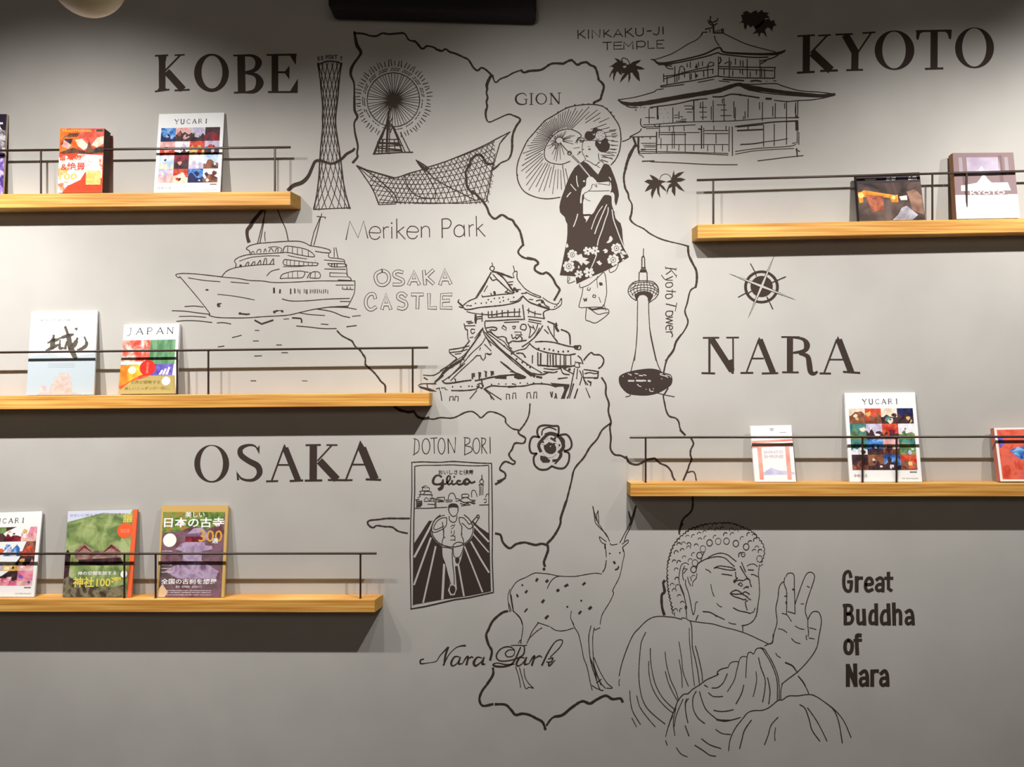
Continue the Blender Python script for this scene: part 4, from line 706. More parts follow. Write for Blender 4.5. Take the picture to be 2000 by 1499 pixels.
    def flower(x, y, r, n=8, dot=True):
        k.m = k.bg; k.layer = 2; k.ox = k.oy = 0; k.k = 1
        for i in range(n):
            a = 2 * PI * i / n + random.random() * .3
            cx2, cy2 = x + math.cos(a) * r * .68, y + math.sin(a) * r * .68
            k.put([(cx2 + r * .30 * math.cos(PI*j/4), cy2 + r * .30 * math.sin(PI*j/4)) for j in range(8)], [list(range(8))])
        k.run('d %g %g %g' % (r * 1.1, x, y)); 
        if dot:
            k.m = k.ink; k.layer = 3; k.run('o .9 %g %g %g %g' % (x, y, r * .4, r * .4)); k.run('d %g %g %g' % (r * .26, x, y))
    for x, y, r in ((1118, 498, 10.5), (1111, 520.5, 12), (1204, 485.5, 11), (1197.5, 508, 12)): flower(x, y, r)
    for x, y, r in ((1147.5, 490.5, 9), (1162, 490, 9), (1150, 532.5, 11), (1130.5, 536, 8.5)):
        flower(x, y, r, 6, False); k.m = k.ink; k.layer = 3; k.run('d 3.4 %g %g' % (x, y))
    k.m = k.bg; k.layer = 2
    k.run(I_ + 'f 630 1220 700 1180 760 1160 780 1230 890 1250 830 1290 920 1320 850 1380 780 1330 760 1395 700 1320 640 1290 600 1300 560 1330 600 1250;f 520 1240 600 1250 590 1300 520 1300;f 1520 1110 1570 1100 1650 1170 1560 1180;f 1500 1130 1540 1170 1600 1230 1540 1250;f 1560 1260 1600 1270 1545 1310;f 1235 950 1290 890 1300 830 1330 810 1370 870 1340 920 1290 950;f 1165 1100 1220 1060 1270 1090 1260 1140 1200 1150 1210 1110;f 1045 1320 1110 1290 1130 1330 1160 1345 1120 1390 1080 1360;f 690 1400 715 1390 720 1440 690 1450;f 480 950 505 1020 460 1050 450 1000;f 1380 1120 1440 1130 1450 1170 1400 1160')
    k.build('flower_pattern', root)
    k = Ink()
    k.run(J_ + 's 1.5 480 500 485 545 525 540 600 510 700 430 790 345;s 1.5 525 545 510 640 490 710 475 800 560 805 680 800 785 790 820 680 832 600 820 420 800 350;s 1.2 715 395 705 450 715 550;p 1.2 730 670 755 740;s 1.5 330 400 330 488 420 462;s 1.2 350 410 350 440 330 470;s 1.4 870 310 865 335 890 350 950 315 985 245;'
      's 1.6 570 812 560 900 562 965 610 985 680 1008 760 965 830 910 862 870 850 830 810 822;s 1.4 600 815 650 850 700 885 740 895 790 880 850 872;s 3.4 600 812 640 830 690 825 760 815 800 820;p 1.5 775 795 798 762 822 845;s 1.5 590 545 580 575 610 580 620 550;s 1.5 660 640 650 665 680 675 690 650 660 640;d 5 750 500;s 1.6 735 485 765 485 775 510 745 515;s 2 530 690 570 720;s 2 570 685 540 725;s 1.5 535 705 575 705')
    k.build('underskirt_and_sandals', root)
    k = Ink()
    k.run(H_ + 'g 818 285 828 210 875 165 950 168 990 120 1040 98 1075 120 1068 160 1040 200 1020 290 985 325 930 340 860 330;g 1022 390 1040 350 1090 362 1150 345 1215 300 1270 320 1275 380 1310 425 1300 500 1262 555 1190 578 1110 558 1060 490 1030 450;s 1.6 1070 122 1150 150 1215 215 1240 290;L 1;C bg;d 11 1125 250;d 7 1060 300 1130 320 1190 250 1100 190 1170 180;f 970 210 1000 230 1025 190 1010 250 985 240;f 1085 380 1140 370 1130 410 1100 400;L 2;C ink;d 1.6 1090 200 1130 190 1170 215 1090 260 1140 250 1180 270 1110 310 1150 310 1080 320;o .7 1125 252 100 100').build('hair', root)
    k = Ink()
    k.run(H_ + 's 1.2 815 340 780 400 770 470 768 540 780 600 810 650 835 705 835 725;s 1.2 850 735 910 755;p 2.6 895 518 930 516;p 1 880 470 920 468;d 2.6 790 520;s 2.4 845 640 862 655 880 655;s 1.5 1090 600 1090 660 1110 735 1150 750 1195 790;s 1.3 910 755 960 790 1035 832 1060 810 1110 770;s 1.2 795 742 825 730;p 1.3 690 302 810 298;p 1.6 690 300 640 392;p 1.6 690 300 670 400;p 1.6 690 290 700 340;s 1.5 725 320 735 375 780 370 815 310;s 1.2 745 330 750 360 775 350;p 1 600 500 720 480')
    k.build('face', root)
parasol_lady()

# ------------------------------------------------------------------ framed poster panel
def poster():
    root = empty('poster_panel_drawing'); tag(root, 'painted upright framed poster with a runner on a dark track', 'mural drawing')
    Ink().run('W .15;' + Q_ + 's 2.2 215 215 400 205 700 212 930 198 1100 205 1400 225 1635 232;s 1.8 275 285 400 268 700 265 930 258 1150 270 1400 275 1585 265;' + R_ + 'p 2 203 -968 205 -500 185 0 175 500 190 1415;p 2 250 -905 250 -500 235 0 228 1350;p 2.2 1500 -955 1515 0 1510 600 1530 1140;p 1.8 1456 -910 1455 0 1480 1120;p 2.6 185 1415 400 1380 900 1265 1150 1230 1530 1145').build('frame', root)
    Ink().run(Q_ + 'v 745 470 4.5 700 445 3 640 460 4 600 530 5 612 590 4.6 680 605 4 755 585 5 775 520 3;v 775 545 3 768 610 6 745 670 7 700 692 6;v 760 600 3 830 590 3 895 520 3 900 465 3 868 455 3 846 500 4 850 570 4.4 880 605 3.6 915 585 3;v 940 535 3.6 932 580 3.8 955 606 3.6 1000 590 3;d 4 975 470;v 1085 548 3.6 1045 540 4 1020 575 4 1060 605 4 1120 590 3.6 1160 540 4 1200 510 4.6 1235 535 4;v 1175 520 4.4 1140 560 4.4 1165 600 4.6 1220 590 4.4 1250 550 3.6 1280 580 3.6 1340 555 3.8;d 7 1160 575').build('script_lettering', root)
    Ink().run('W .1;' + Q_ + 'p 1.6 400 660 465 625 530 665 400 660;p 1.4 410 665 410 715 530 715 535 670;p 1.6 360 735 400 720 560 735 570 765;p 1.4 375 740 380 780 570 785;p 1.4 430 770 460 735;p 1.6 350 785 590 790;p 1.4 365 790 365 830;p 1.4 575 795 580 835;p 1.6 330 840 350 830;p 1.4 440 880 475 835 540 890 600 840 620 890;p 1.5 440 905 630 900 630 1015;p 1.4 500 955 620 960;p 1.8 290 880 350 870;p 2.4 310 910 400 905;p 2.6 315 945 400 935;p 2.6 315 975 400 965;p 2.6 315 1000 380 992;p 1.4 305 880 308 1015;'
      'p 1.8 670 840 800 830 800 880;p 1.8 665 870 770 890;p 2.4 680 910 790 905;p 1.6 650 860 650 1010;p 1.4 540 850 660 860;s 1.6 865 870 880 800 910 765 950 760 980 790 1005 860;p 1.8 820 885 940 880 930 910 830 915;s 1.6 1110 835 1115 785 1220 780 1222 830 1110 835;s 1.5 1080 880 1140 845 1200 840 1265 880;s 2.2 1060 880 1150 925 1250 920 1330 950;s 1.5 1285 830 1280 760 1300 710 1345 720 1370 780 1380 820;H 1.4 1270 1350 885 1280 1340 910 1280 1350 940;V 1.4 1300 880 950 1325 880 950;p 1.6 1000 860 1060 860 1050 900 1000 900;s 1.6 1080 940 1150 960 1220 940 1230 975;p 1.6 1100 985 1260 965;'
      'V 1.8 1465 440 520;o 1.4 1460 555 35 35;p 1.6 1410 610 1500 610;V 1.4 1425 615 800 1450 640 790 1485 620 790;p 1.6 1440 530 1460 500 1485 530;p 1.5 1530 830 1545 780 1580 775;p 1.4 1500 870 1540 860 1540 920 1505 925;p 1.6 1420 970 1580 965;p 1.8 262 1030 480 1030 850 1010').build('skyline', root)
    for txt, cx, cy, sz in (('おいしさと健康', 890.5, 922.5, 9.5),):
        text_on_wall(txt, cx, cy, sz, 'small_lettering', root)
    Ink().run('L 0;' + R_ + 'f 480 -20 400 100 240 350 228 700 222 1350 700 1262 1150 1200 1490 1128 1480 800 1460 190 1300 80 1190 -20').build('dark_track', root)
    k = Ink(); k.run('L 1;C bg;' + R_ + 'O 862 120 352 300;f 680 380 700 560 740 690 800 900 825 1030 790 1110 830 1195 900 1190 935 1090 920 900 905 720 960 715 1000 620 1050 420 1060 360;p 4 545 0 245 570;p 3.6 512 260 240 1020;p 3.4 590 400 480 900 388 1310;p 4.6 730 690 700 1250;p 3.4 960 700 1050 1200;p 3 1060 400 1200 750 1350 1135;p 3.4 1165 320 1320 600 1455 820;p 2.6 1195 190 1450 490;p 3.4 1200 50 1450 320').build('track_lines', root)
    # plain generic sportsman, no face, in line
    k = Ink(); k.wob = .08
    k.run('L 2;' + R_ + 'o 2 862 120 338 288 -55 235;' + 's 1.6 690 410 700 560 745 680 790 860 835 1010;s 1.6 865 440 860 520 870 700 890 860 893 1020;s 1.8 700 408 780 415 870 438;g 835 1040 890 1040 912 1100 890 1160 850 1165 822 1110;s 1.6 875 430 880 370 940 330 1010 335 1045 370 1030 460 985 560 920 580 885 540 875 440;g 915 590 970 585 975 640 945 680 912 640;' +
      Q_ + 's 1.6 840 1195 760 1200 690 1240 640 1300 610 1370 620 1400 660 1405 740 1370 790 1340;s 1.6 785 1390 700 1430 640 1455 580 1440 560 1400 580 1330 640 1230 720 1175 800 1150;s 1.6 1060 1190 1140 1200 1190 1250 1240 1310 1280 1280 1330 1220 1370 1180 1400 1200 1380 1250 1320 1330 1260 1390 1210 1380 1150 1320 1110 1290;s 1.5 1370 1180 1380 1150 1410 1150 1420 1190 1400 1210;s 1.5 785 1390 790 1460 780 1500;s 1.5 1110 1360 1105 1430 1110 1500;s 1.5 840 1195 835 1320 785 1390;s 1.5 1060 1190 1070 1280 1110 1350;s 1.6 885 1170 890 1230 940 1275 1000 1260 1020 1200 1025 1165;'
      's 1.6 875 985 880 1080 920 1150 960 1172 1010 1150 1040 1080 1040 990;g 870 1000 890 955 950 940 1010 950 1045 985 1035 1010 950 1000 885 1015;' +
      R_ + 's 1.5 700 0 715 130 722 240 700 300 690 410;s 1.5 1020 80 1010 210 1035 270 1048 350;s 1.4 715 245 745 250')
    k.build('runner_figure', root)
    for ch, y in (('グ', 1029), ('リ', 1041.5), ('コ', 1051.5)):
        text_on_wall(ch, 884.5, y, 10, 'vest_lettering', root, layer=2)
poster()
# ------------------------------------------------------------------ deer
mural('deer_drawing', 'thin line drawing of a spotted deer with antlers looking out', [
 ('body', S_ + 'W .15;s 1.5 375 1499 350 1430 290 1360 265 1330 250 1270 235 1180 230 1110 260 1040 320 970 420 925 520 875 600 875 700 885 830 910 1000 915 1100 900 1260 875 1345 885;s 2 1355 862 1385 810 1400 720;s 1.5 1400 680 1395 600 1385 560;s 1.5 1600 560 1620 640 1600 740 1560 920 1480 1080 1490 1120 1440 1230 1350 1380 1325 1499;s 1.6 830 910 770 930 720 980 680 1060;s 1.4 225 1070 200 1160 205 1230 220 1340 240 1320;s 2 240 1140 250 1220 265 1330;s 1.5 210 1240 240 1330;s 1.3 975 1335 965 1420 1005 1499'),
 ('spots', S_ + 'v 545 970 4 560 945 5;v 668 980 5 685 962 5;d 4 375 1020 925 1285 1095 1210;v 415 1112 4 432 1090 4;v 310 1135 3 320 1160 4;v 618 1230 5 640 1202 4;v 405 1345 3 435 1310 3;v 660 1425 5 690 1395 4;v 800 1090 5 820 1078 5;v 895 1035 4 928 1015 5;v 1115 1015 4 1140 992 4;v 1190 1310 5 1215 1288 5;v 1068 1368 4 1090 1340 4'),
 ('head', S_ + 's 1.5 1445 510 1465 530 1535 520;s 1.5 1400 490 1360 460 1315 430 1330 480 1360 510 1395 520;s 3 1385 530 1385 570;s 1.6 1595 520 1660 468 1665 500 1600 555;s 2 1600 560 1610 610;d 3.4 1442 635 1565 625;v 1492 735 4 1505 755 4;s 3 1548 795 1540 820 1510 832'),
 ('antlers', S_ + 's 2 1235 60 1260 160 1280 230;s 1.6 1440 485 1400 400 1330 330 1270 260 1255 180 1240 80;s 1.6 1410 430 1340 320 1300 260 1280 180 1300 110;s 1.5 1300 110 1305 200 1310 260;d 3 1262 150;s 1.6 1565 505 1620 400 1680 290;s 1.6 1620 490 1640 420 1680 340 1720 240 1750 130 1765 55;v 1680 290 3 1700 240 4 1680 160 3 1672 120 2;v 1700 240 4 1730 150 3 1760 55 3;s 1.6 1705 220 1725 170'),
 ('legs', T_ + 'W .15;s 1.5 915 60 980 120 1005 200 995 290 985 350;s 1.5 1135 165 1240 200;s 1.6 1145 165 1090 240 1060 310 1040 350;s 1.5 1175 212 1120 250 1050 320;s 1.5 965 350 985 320 990 350;s 1.5 1250 205 1300 235 1370 238 1455 215;s 1.5 940 555 970 650 985 740;s 1.5 975 565 1000 660 1030 750 1060 740 1100 748 1060 710 1025 650 1015 575;s 1.5 1440 150 1465 210 1500 270 1530 400 1545 480 1575 560 1600 680 1620 765;s 1.7 1610 195 1590 300 1600 460 1620 560 1660 680 1690 760 1720 768;s 1.5 1640 210 1625 300 1630 470 1640 550 1690 690 1740 750;s 1.6 1635 475 1690 600 1750 700 1800 745 1750 748;s 2 1600 470 1640 580 1660 680;s 2 1700 670 1660 700;s 1.5 1620 725 1660 750 1700 765;s 2 1650 600 1700 720;s 1.5 1640 210 1645 230 1690 210')])

# ------------------------------------------------------------------ Buddha
def curls():
    random.seed(21)
    out = []
    # rows of curls between the outer hair line and the forehead line
    outer = [(352,1460),(330,1330),(300,1200),(275,1050),(265,900),(270,720),(300,600),(340,470),(400,370),(490,280),(620,190),(800,130),(1000,105),(1200,105),(1350,150),(1520,230),(1610,320),(1690,430),(1700,560),(1650,700)]
    return outer
def buddha():
    root = empty('statue_drawing'); tag(root, 'line drawing of a seated statue with curled hair and raised hand', 'mural drawing')
    random.seed(21)
    k = Ink(); k.wob = .15
    k.run(U_)
    outer = catmull(curls(), False, 6)
    # scalloped hair edge
    d = 0; last = outer[0]; pts = []
    for p in outer:
        if math.hypot(p[0] - last[0], p[1] - last[1]) > 46:
            mx, my = (p[0] + last[0]) / 2, (p[1] + last[1]) / 2
            dx, dy = p[0] - last[0], p[1] - last[1]; l = math.hypot(dx, dy)
            bulge = 20
            nx, ny = dy / l, -dx / l
            a = [k.T(*last), k.T(mx + nx * bulge, my + ny * bulge), k.T(*p)]
            k.stroke(catmull(a), [random.choice([1.4, 1.6, 2.2])] * len(catmull(a)))
            last = p
    k.build('hair_edge', root)
    k = Ink(); k.wob = .15; k.run(U_)
    pos = [(735,265),(820,240),(560,310),(650,300),(745,350),(835,320),(975,310),(890,390),(1020,368),(1145,365),(1285,400),(1380,330),(1440,450),(1130,270),(1480,270),(1560,280),(1500,390),(1600,470),(1560,520),(1650,520),(1640,630),(1580,350),(430,420),(500,410),(580,420),(690,440),(790,480),(480,510),(390,540),(575,470),(650,570),(740,580),(510,620),(600,660),(360,680),(430,690),(670,690),(650,790),(390,800),(520,810),(400,940),(330,1030),(410,1050),(360,1110),(435,1200),(480,1300),(380,1410),(470,1410),(650,910),(1230,270),(1000,200),(1080,185),(1220,200),(900,200),(1380,190),(1290,220),(700,190),(1120,120),(820,150),(960,130)]
    full = {(890,390),(1020,368),(1145,365),(1285,400),(1440,450),(740,580),(670,690),(650,790),(1640,630),(790,480)}
    for (x, y) in pos:
        r = 42 if (x, y) in full else 30
        a0 = random.uniform(150, 200); a1 = a0 + (350 if (x, y) in full else random.uniform(120, 190))
        k.run('o %g %g %g %g %g %g %g' % (random.choice([1.1, 1.3, 1.7]), x, y, r, r * 1.15, a0, a1))
    k.build('hair_curls', root)
    Ink().run('W .15;' + U_ + 's 1.6 1640 720 1625 850 1635 1000 1640 1150 1620 1300 1590 1499;s 1.5 810 530 780 600 755 680;s 2.2 690 780 720 700 800 650 870 620;s 1.8 870 610 960 565 1060 545 1160 570 1240 630 1290 670;s 1.8 860 630 940 605 1040 598 1130 625 1200 690 1265 745;s 1.8 960 770 1030 738 1130 745 1230 765 1280 795 1200 800 1100 785 1000 762 960 770;s 2 1075 858 1150 868 1225 880;p 1.5 830 785 880 808 910 838;p 2 1370 680 1430 825;s 2 1350 740 1400 830 1450 910;s 1.5 1455 740 1500 712 1560 710 1610 745;p 2 1470 795 1550 800;s 1.8 1515 865 1560 870 1615 900;'
      's 1.8 1280 830 1285 900 1310 920;s 2.6 1310 920 1255 965 1270 985;s 2 1275 970 1330 950 1400 955 1440 930 1490 945 1500 1000 1520 1048;p 1.8 1450 910 1490 940;p 1.8 1320 1010 1360 985 1385 1020 1370 1045 1320 1010;p 1.6 1400 1078 1440 1045 1480 1045 1470 1065 1435 1055;s 2 1200 1150 1240 1115 1290 1100 1340 1120 1380 1150 1420 1125 1460 1140 1490 1165;s 2 1200 1150 1280 1160 1380 1160 1450 1200;s 1.8 1205 1155 1260 1195 1340 1220 1400 1242 1440 1235;s 1.8 1450 1190 1475 1225 1510 1245;s 2 1465 1262 1432 1270 1435 1330 1455 1400;s 2 1245 1365 1330 1410 1430 1430 1500 1450;s 1.6 1500 1450 1550 1425 1575 1370;s 1.5 910 1015 925 1100 958 1195;s 1.4 1000 1300 1030 1335 1075 1355;s 2 790 1420 880 1430 950 1460 1000 1499;o 1.6 1395 565 28 34;s 2 1330 600 1330 560 1355 535 1380 545;d 1.6 1395 565;s 1.2 1690 710 1650 740').build('face', root)
    Ink().run('W .15;' + U_ + 's 1.5 580 715 520 690 465 730 440 830 430 950 460 1080 510 1200 540 1340;s 1.6 515 740 490 800 485 880 500 950;s 1.5 555 780 500 850;s 1.6 530 945 530 1020 570 1130 600 1260 620 1370 645 1470 670 1400 680 1300 710 1275;s 1.5 450 1020 500 1150 530 1300 540 1400 545 1499;s 1.4 560 900 580 980 610 1035;s 1.4 700 850 690 920 640 980 635 1040;s 1.4 600 900 620 960;o 1.5 535 1360 14 22;p 1.4 715 1480 690 1530').build('ear', root)
    Ink().run('W .12;' + V_ + 's 1.8 120 880 150 740 210 560 290 380 370 290 450 210 530 165 610 152 720 158 800 168 885 190;s 1.6 880 172 930 175 980 205 1100 225 1260 245 1400 285 1560 325 1700 375 1850 445 1945 490;s 1.5 120 1000 118 950 125 920;s 1.5 795 150 795 100;s 1.4 935 60 945 170;s 1.8 985 205 1005 280 1010 420 1015 540 1050 680 1080 830 1100 980;s 1.4 975 295 978 450 1000 650 1020 850 1040 1000;s 1.8 1050 515 1090 660 1130 850 1135 940;s 1.7 1145 95 1230 105 1330 155 1405 190;s 1.5 1455 225 1490 240 1545 248;p 1.6 1085 135 1055 205;s 1.8 1815 0 1800 110 1760 200 1690 250 1615 265;p 1.8 1628 262 1628 340;'
      's 1.7 445 345 390 470 370 650 360 850 370 1000 400 1150 460 1270 560 1370 680 1465;s 1.6 500 540 505 700 530 860 570 1000 640 1130 720 1220 800 1290;s 1.5 480 700 485 850 520 1010 600 1160 700 1270 775 1330;s 1.5 680 585 700 750 750 930 810 1060 840 1160;s 1.5 683 825 720 960 780 1090 830 1180;s 1.4 850 465 880 650 900 830 965 1005;s 1.4 850 680 880 850 890 1020;s 1.6 250 1060 260 1200 290 1320 380 1470;s 1.5 335 1120 370 1250 450 1370 560 1499;s 1.5 275 1390 330 1499').build('shoulder_robe', root)
    Ink().run('W .12;' + V_ + 's 2 720 1499 760 1380 800 1280 840 1180 905 1105 960 1095 1020 1040 1100 990 1180 930 1290 880 1330 860;s 2 1330 860 1320 830 1370 795 1450 775;d 4 1320 855;s 1.5 1450 775 1475 725 1520 705 1580 705;s 1.5 1575 720 1600 660 1640 640 1680 650;s 1.6 1680 650 1695 600 1730 590 1760 610 1800 545 1880 540;s 1.6 1680 650 1670 780 1665 900;s 1.6 1580 705 1550 830 1520 940 1440 1070;s 2 1940 490 1990 470 1999 370;p 1.8 1895 512 1945 488;s 1.6 790 1499 820 1350 900 1160;s 1.7 965 1155 930 1220 935 1340 960 1450;s 1.8 1060 1065 1020 1150 1025 1280 1080 1390 1165 1460;s 1.8 1100 1070 1135 1190 1185 1295 1290 1390 1330 1415;v 1310 1412 3 1400 1425 4 1500 1415 2 1600 1385 1.4;s 1.8 1275 1298 1350 1312 1430 1308 1515 1290;p 1.8 1160 990 1200 1015;s 1.7 1250 1025 1320 1020 1390 960 1440 850;s 1.6 1210 1085 1260 1125 1320 1132 1385 1128;s 2 1640 990 1610 1100 1545 1220;s 1.8 1820 655 1850 780 1900 920 1895 1060 1870 1195;s 1.6 1790 825 1795 950 1755 1130;s 2 1930 900 1960 1060 1945 1220;' +
      X_ + 's 1.8 940 40 1010 150 1065 270 1090 380 1090 550;s 1.8 965 45 1040 170 1090 290 1108 400 1108 540;p 3 925 35 955 45;s 1.7 1125 540 1125 450 1140 385;s 1.8 615 1040 630 930 680 820 750 730 800 670 860 648 950 643 1020 610 1095 550 1140 542 1200 505 1290 503 1400 490 1470 510 1560 570 1650 640 1740 750 1810 910;s 2 1560 570 1640 640 1690 760 1725 965;s 2 838 740 770 840 745 930 722 1018;s 1.8 1098 712 1030 790 1000 890 965 982;s 1.6 1073 815 1065 880 1068 942;s 2 1310 590 1360 625 1400 730 1430 840 1505 945;s 1.8 1385 620 1470 740 1530 850 1575 945;s 1.6 205 530 190 600 215 765;s 2 190 795 228 895;s 1.6 488 830 550 870 635 880;s 1.8 350 922 430 980 540 1018;s 1.8 285 985 370 1040 430 1082 490 1092;s 1.5 105 1010 150 1070 212 1098;s 1.5 0 900 30 790 70 700;s 1.6 100 620 75 760 90 890;s 1.6 0 940 15 985').build('lap_robe', root)
    Ink().run('W .12;' + W_ + 's 1.8 500 990 550 968 575 850 610 720 595 560 620 430 635 300 670 240 690 235;s 1.7 705 175 695 250 725 340 728 470 725 630;s 1.7 720 165 740 130 790 125 818 160 820 300 825 420 828 610;s 1.7 830 500 880 350 940 190 980 125 1030 115 1065 150 1060 210 1010 360 965 500 955 600 985 690;s 1.8 985 690 1030 610 1085 590 1130 620 1150 720 1120 900 1090 1040 1000 1180 870 1320 740 1420 665 1480;s 1.7 985 690 985 760 993 850 988 895;s 1.5 670 615 730 635 785 712;p 1.5 740 592 830 620;s 1.5 625 803 680 815 730 850;s 1.5 830 768 880 798 940 812;s 1.5 785 920 830 965 892 985;p 1.5 1005 790 1085 812;p 1.5 1000 915 1065 928;s 1.4 965 880 965 920 975 935;p 1.6 593 1100 610 1130 650 1155;s 2.6 710 1215 790 1250 825 1290;s 1.8 825 1290 860 1340;s 1.8 868 1380 920 1440 955 1499;p 1.5 975 282 1005 298;p 1.4 900 498 935 498;p 2 702 405 725 405;p 3 720 475 725 495;p 3 800 320 815 325;' + X_ + 's 1.8 1295 312 1340 370 1380 440 1400 490').build('raised_hand', root)
buddha()
# ------------------------------------------------------------------ SHELVES
SD, RD = 0.073, 0.055        # depth of the shelf front and of the rail
GOLD_END = noise_mat('pine_end_grain', [(172, 128, 58), (196, 152, 80)], scale=60, stretch=(1, 3, 1), rough=0.6, spec=0.2)
SHELF = {}
def shelf(key, label, x0, y0, x1, y1, th, rail, joint, posts, flare0=0.0, flare1=0.0):
    """x/y in photo pixels of the top front edge; rail = (xa, ya, xb, yb)"""
    a = P(x0, y0, SD); b = P(x1, y1, SD)
    ta = P(x0, y0 + th, SD); tb = P(x1, y1 + th, SD)
    root = empty('wall_shelf', ((a.x + b.x) / 2, 0, (a.z + b.z) / 2 - 0.04)); tag(root, label, 'shelf')
    y_ = -0.0005
    mb = MB()
    ch = 0.002
    q = [(ta.x, -SD, ta.z), (tb.x, -SD, tb.z), (tb.x + flare1, y_, tb.z), (ta.x - flare0, y_, ta.z),
         (a.x, -SD, a.z), (b.x, -SD, b.z), (b.x + flare1, y_, b.z), (a.x - flare0, y_, a.z)]
    mb.hexa(q, WOOD)
    mb.build('board', root, origin=((a.x + b.x) / 2, -SD / 2, (a.z + b.z) / 2), bevel=0.0015)
    # end-grain edge strips, a hair proud of the board ends
    for s_, A, T_0, fl in ((-1, a, ta, flare0), (1, b, tb, flare1)):
        mb = MB()
        e = 0.0006 * s_
        mb.hexa([(A.x, -SD + .001, T_0.z + .001), (A.x + e, -SD + .001, T_0.z + .001), (A.x + s_ * fl + e, y_, T_0.z + .001), (A.x + s_ * fl, y_, T_0.z + .001),
                 (A.x, -SD + .001, A.z - .001), (A.x + e, -SD + .001, A.z - .001), (A.x + s_ * fl + e, y_, A.z - .001), (A.x + s_ * fl, y_, A.z - .001)], GOLD_END)
        mb.build('end_grain', root)
    ztop = lambda x: a.z + (b.z - a.z) * (x - a.x) / (b.x - a.x)
    SHELF[key] = ztop
    xa, ya, xb, yb = rail
    ry = lambda x: ya + (yb - ya) * (x - xa) / (xb - xa)
    r = 0.0036
    cuts = [xa] + list(joint) + [xb]
    for i in range(len(cuts) - 1):
        c0 = cuts[i] + (0.5 if i else 0); c1 = cuts[i + 1] - (0.5 if i < len(cuts) - 2 else 0)
        mb = MB(); rod(mb, P(c0, ry(c0), RD), P(c1, ry(c1), RD), r, BLACKM, 12)
        mb.build('rail', root, smooth=False)
    for px in posts:
        t = P(px, ry(px), RD)
        mb = MB(); rod(mb, (t.x, -RD, ztop(t.x) - 0.004), (t.x, -RD, t.z), 0.0030, BLACKM, 10)
        rod(mb, (t.x, -RD, ztop(t.x) - 0.001), (t.x, -RD, ztop(t.x) + 0.0015), 0.0042, BLACKM, 10)
        mb.build('post', root)
    return root
shelf('L1', 'wooden ledge shelf with a steel rail, top one on the left', -160, 380.7, 567, 373.6, 27, (-150, 296, 567.6, 287.8), [109], [-22 - 60, 80, 139, 537], 0, 0.014)
shelf('L2', 'wooden ledge shelf with a steel rail, middle one on the left', -160, 775.4, 838, 767.3, 26, (-150, 690.5, 836.3, 679.3), [-84, 376], [-53, 346, 407, 806], 0, 0.003)
shelf('L3', 'wooden ledge shelf with a steel rail, lowest one on the left', -160, 1170.6, 731.8, 1172.2, 25, (-150, 1082.3, 735.6, 1081.6), [-185 + 0, 273.5][1:], [-155 + 0, 243, 304, 704][1:], 0, 0.014)
shelf('R2', 'wooden ledge shelf with a steel rail, upper one on the right', 1363, 438.6, 2160, 423.8, 27, (1361, 352.2, 2150, 330.2), [1855], [1393, 1821, 1888], 0.003, 0)
shelf('R3', 'wooden ledge shelf with a steel rail, lower one on the right', 1231.7, 944.3, 2160, 944.3, 26, (1230, 854.8, 2150, 853.2), [1718], [1261, 1684.5, 1751], 0.002, 0)

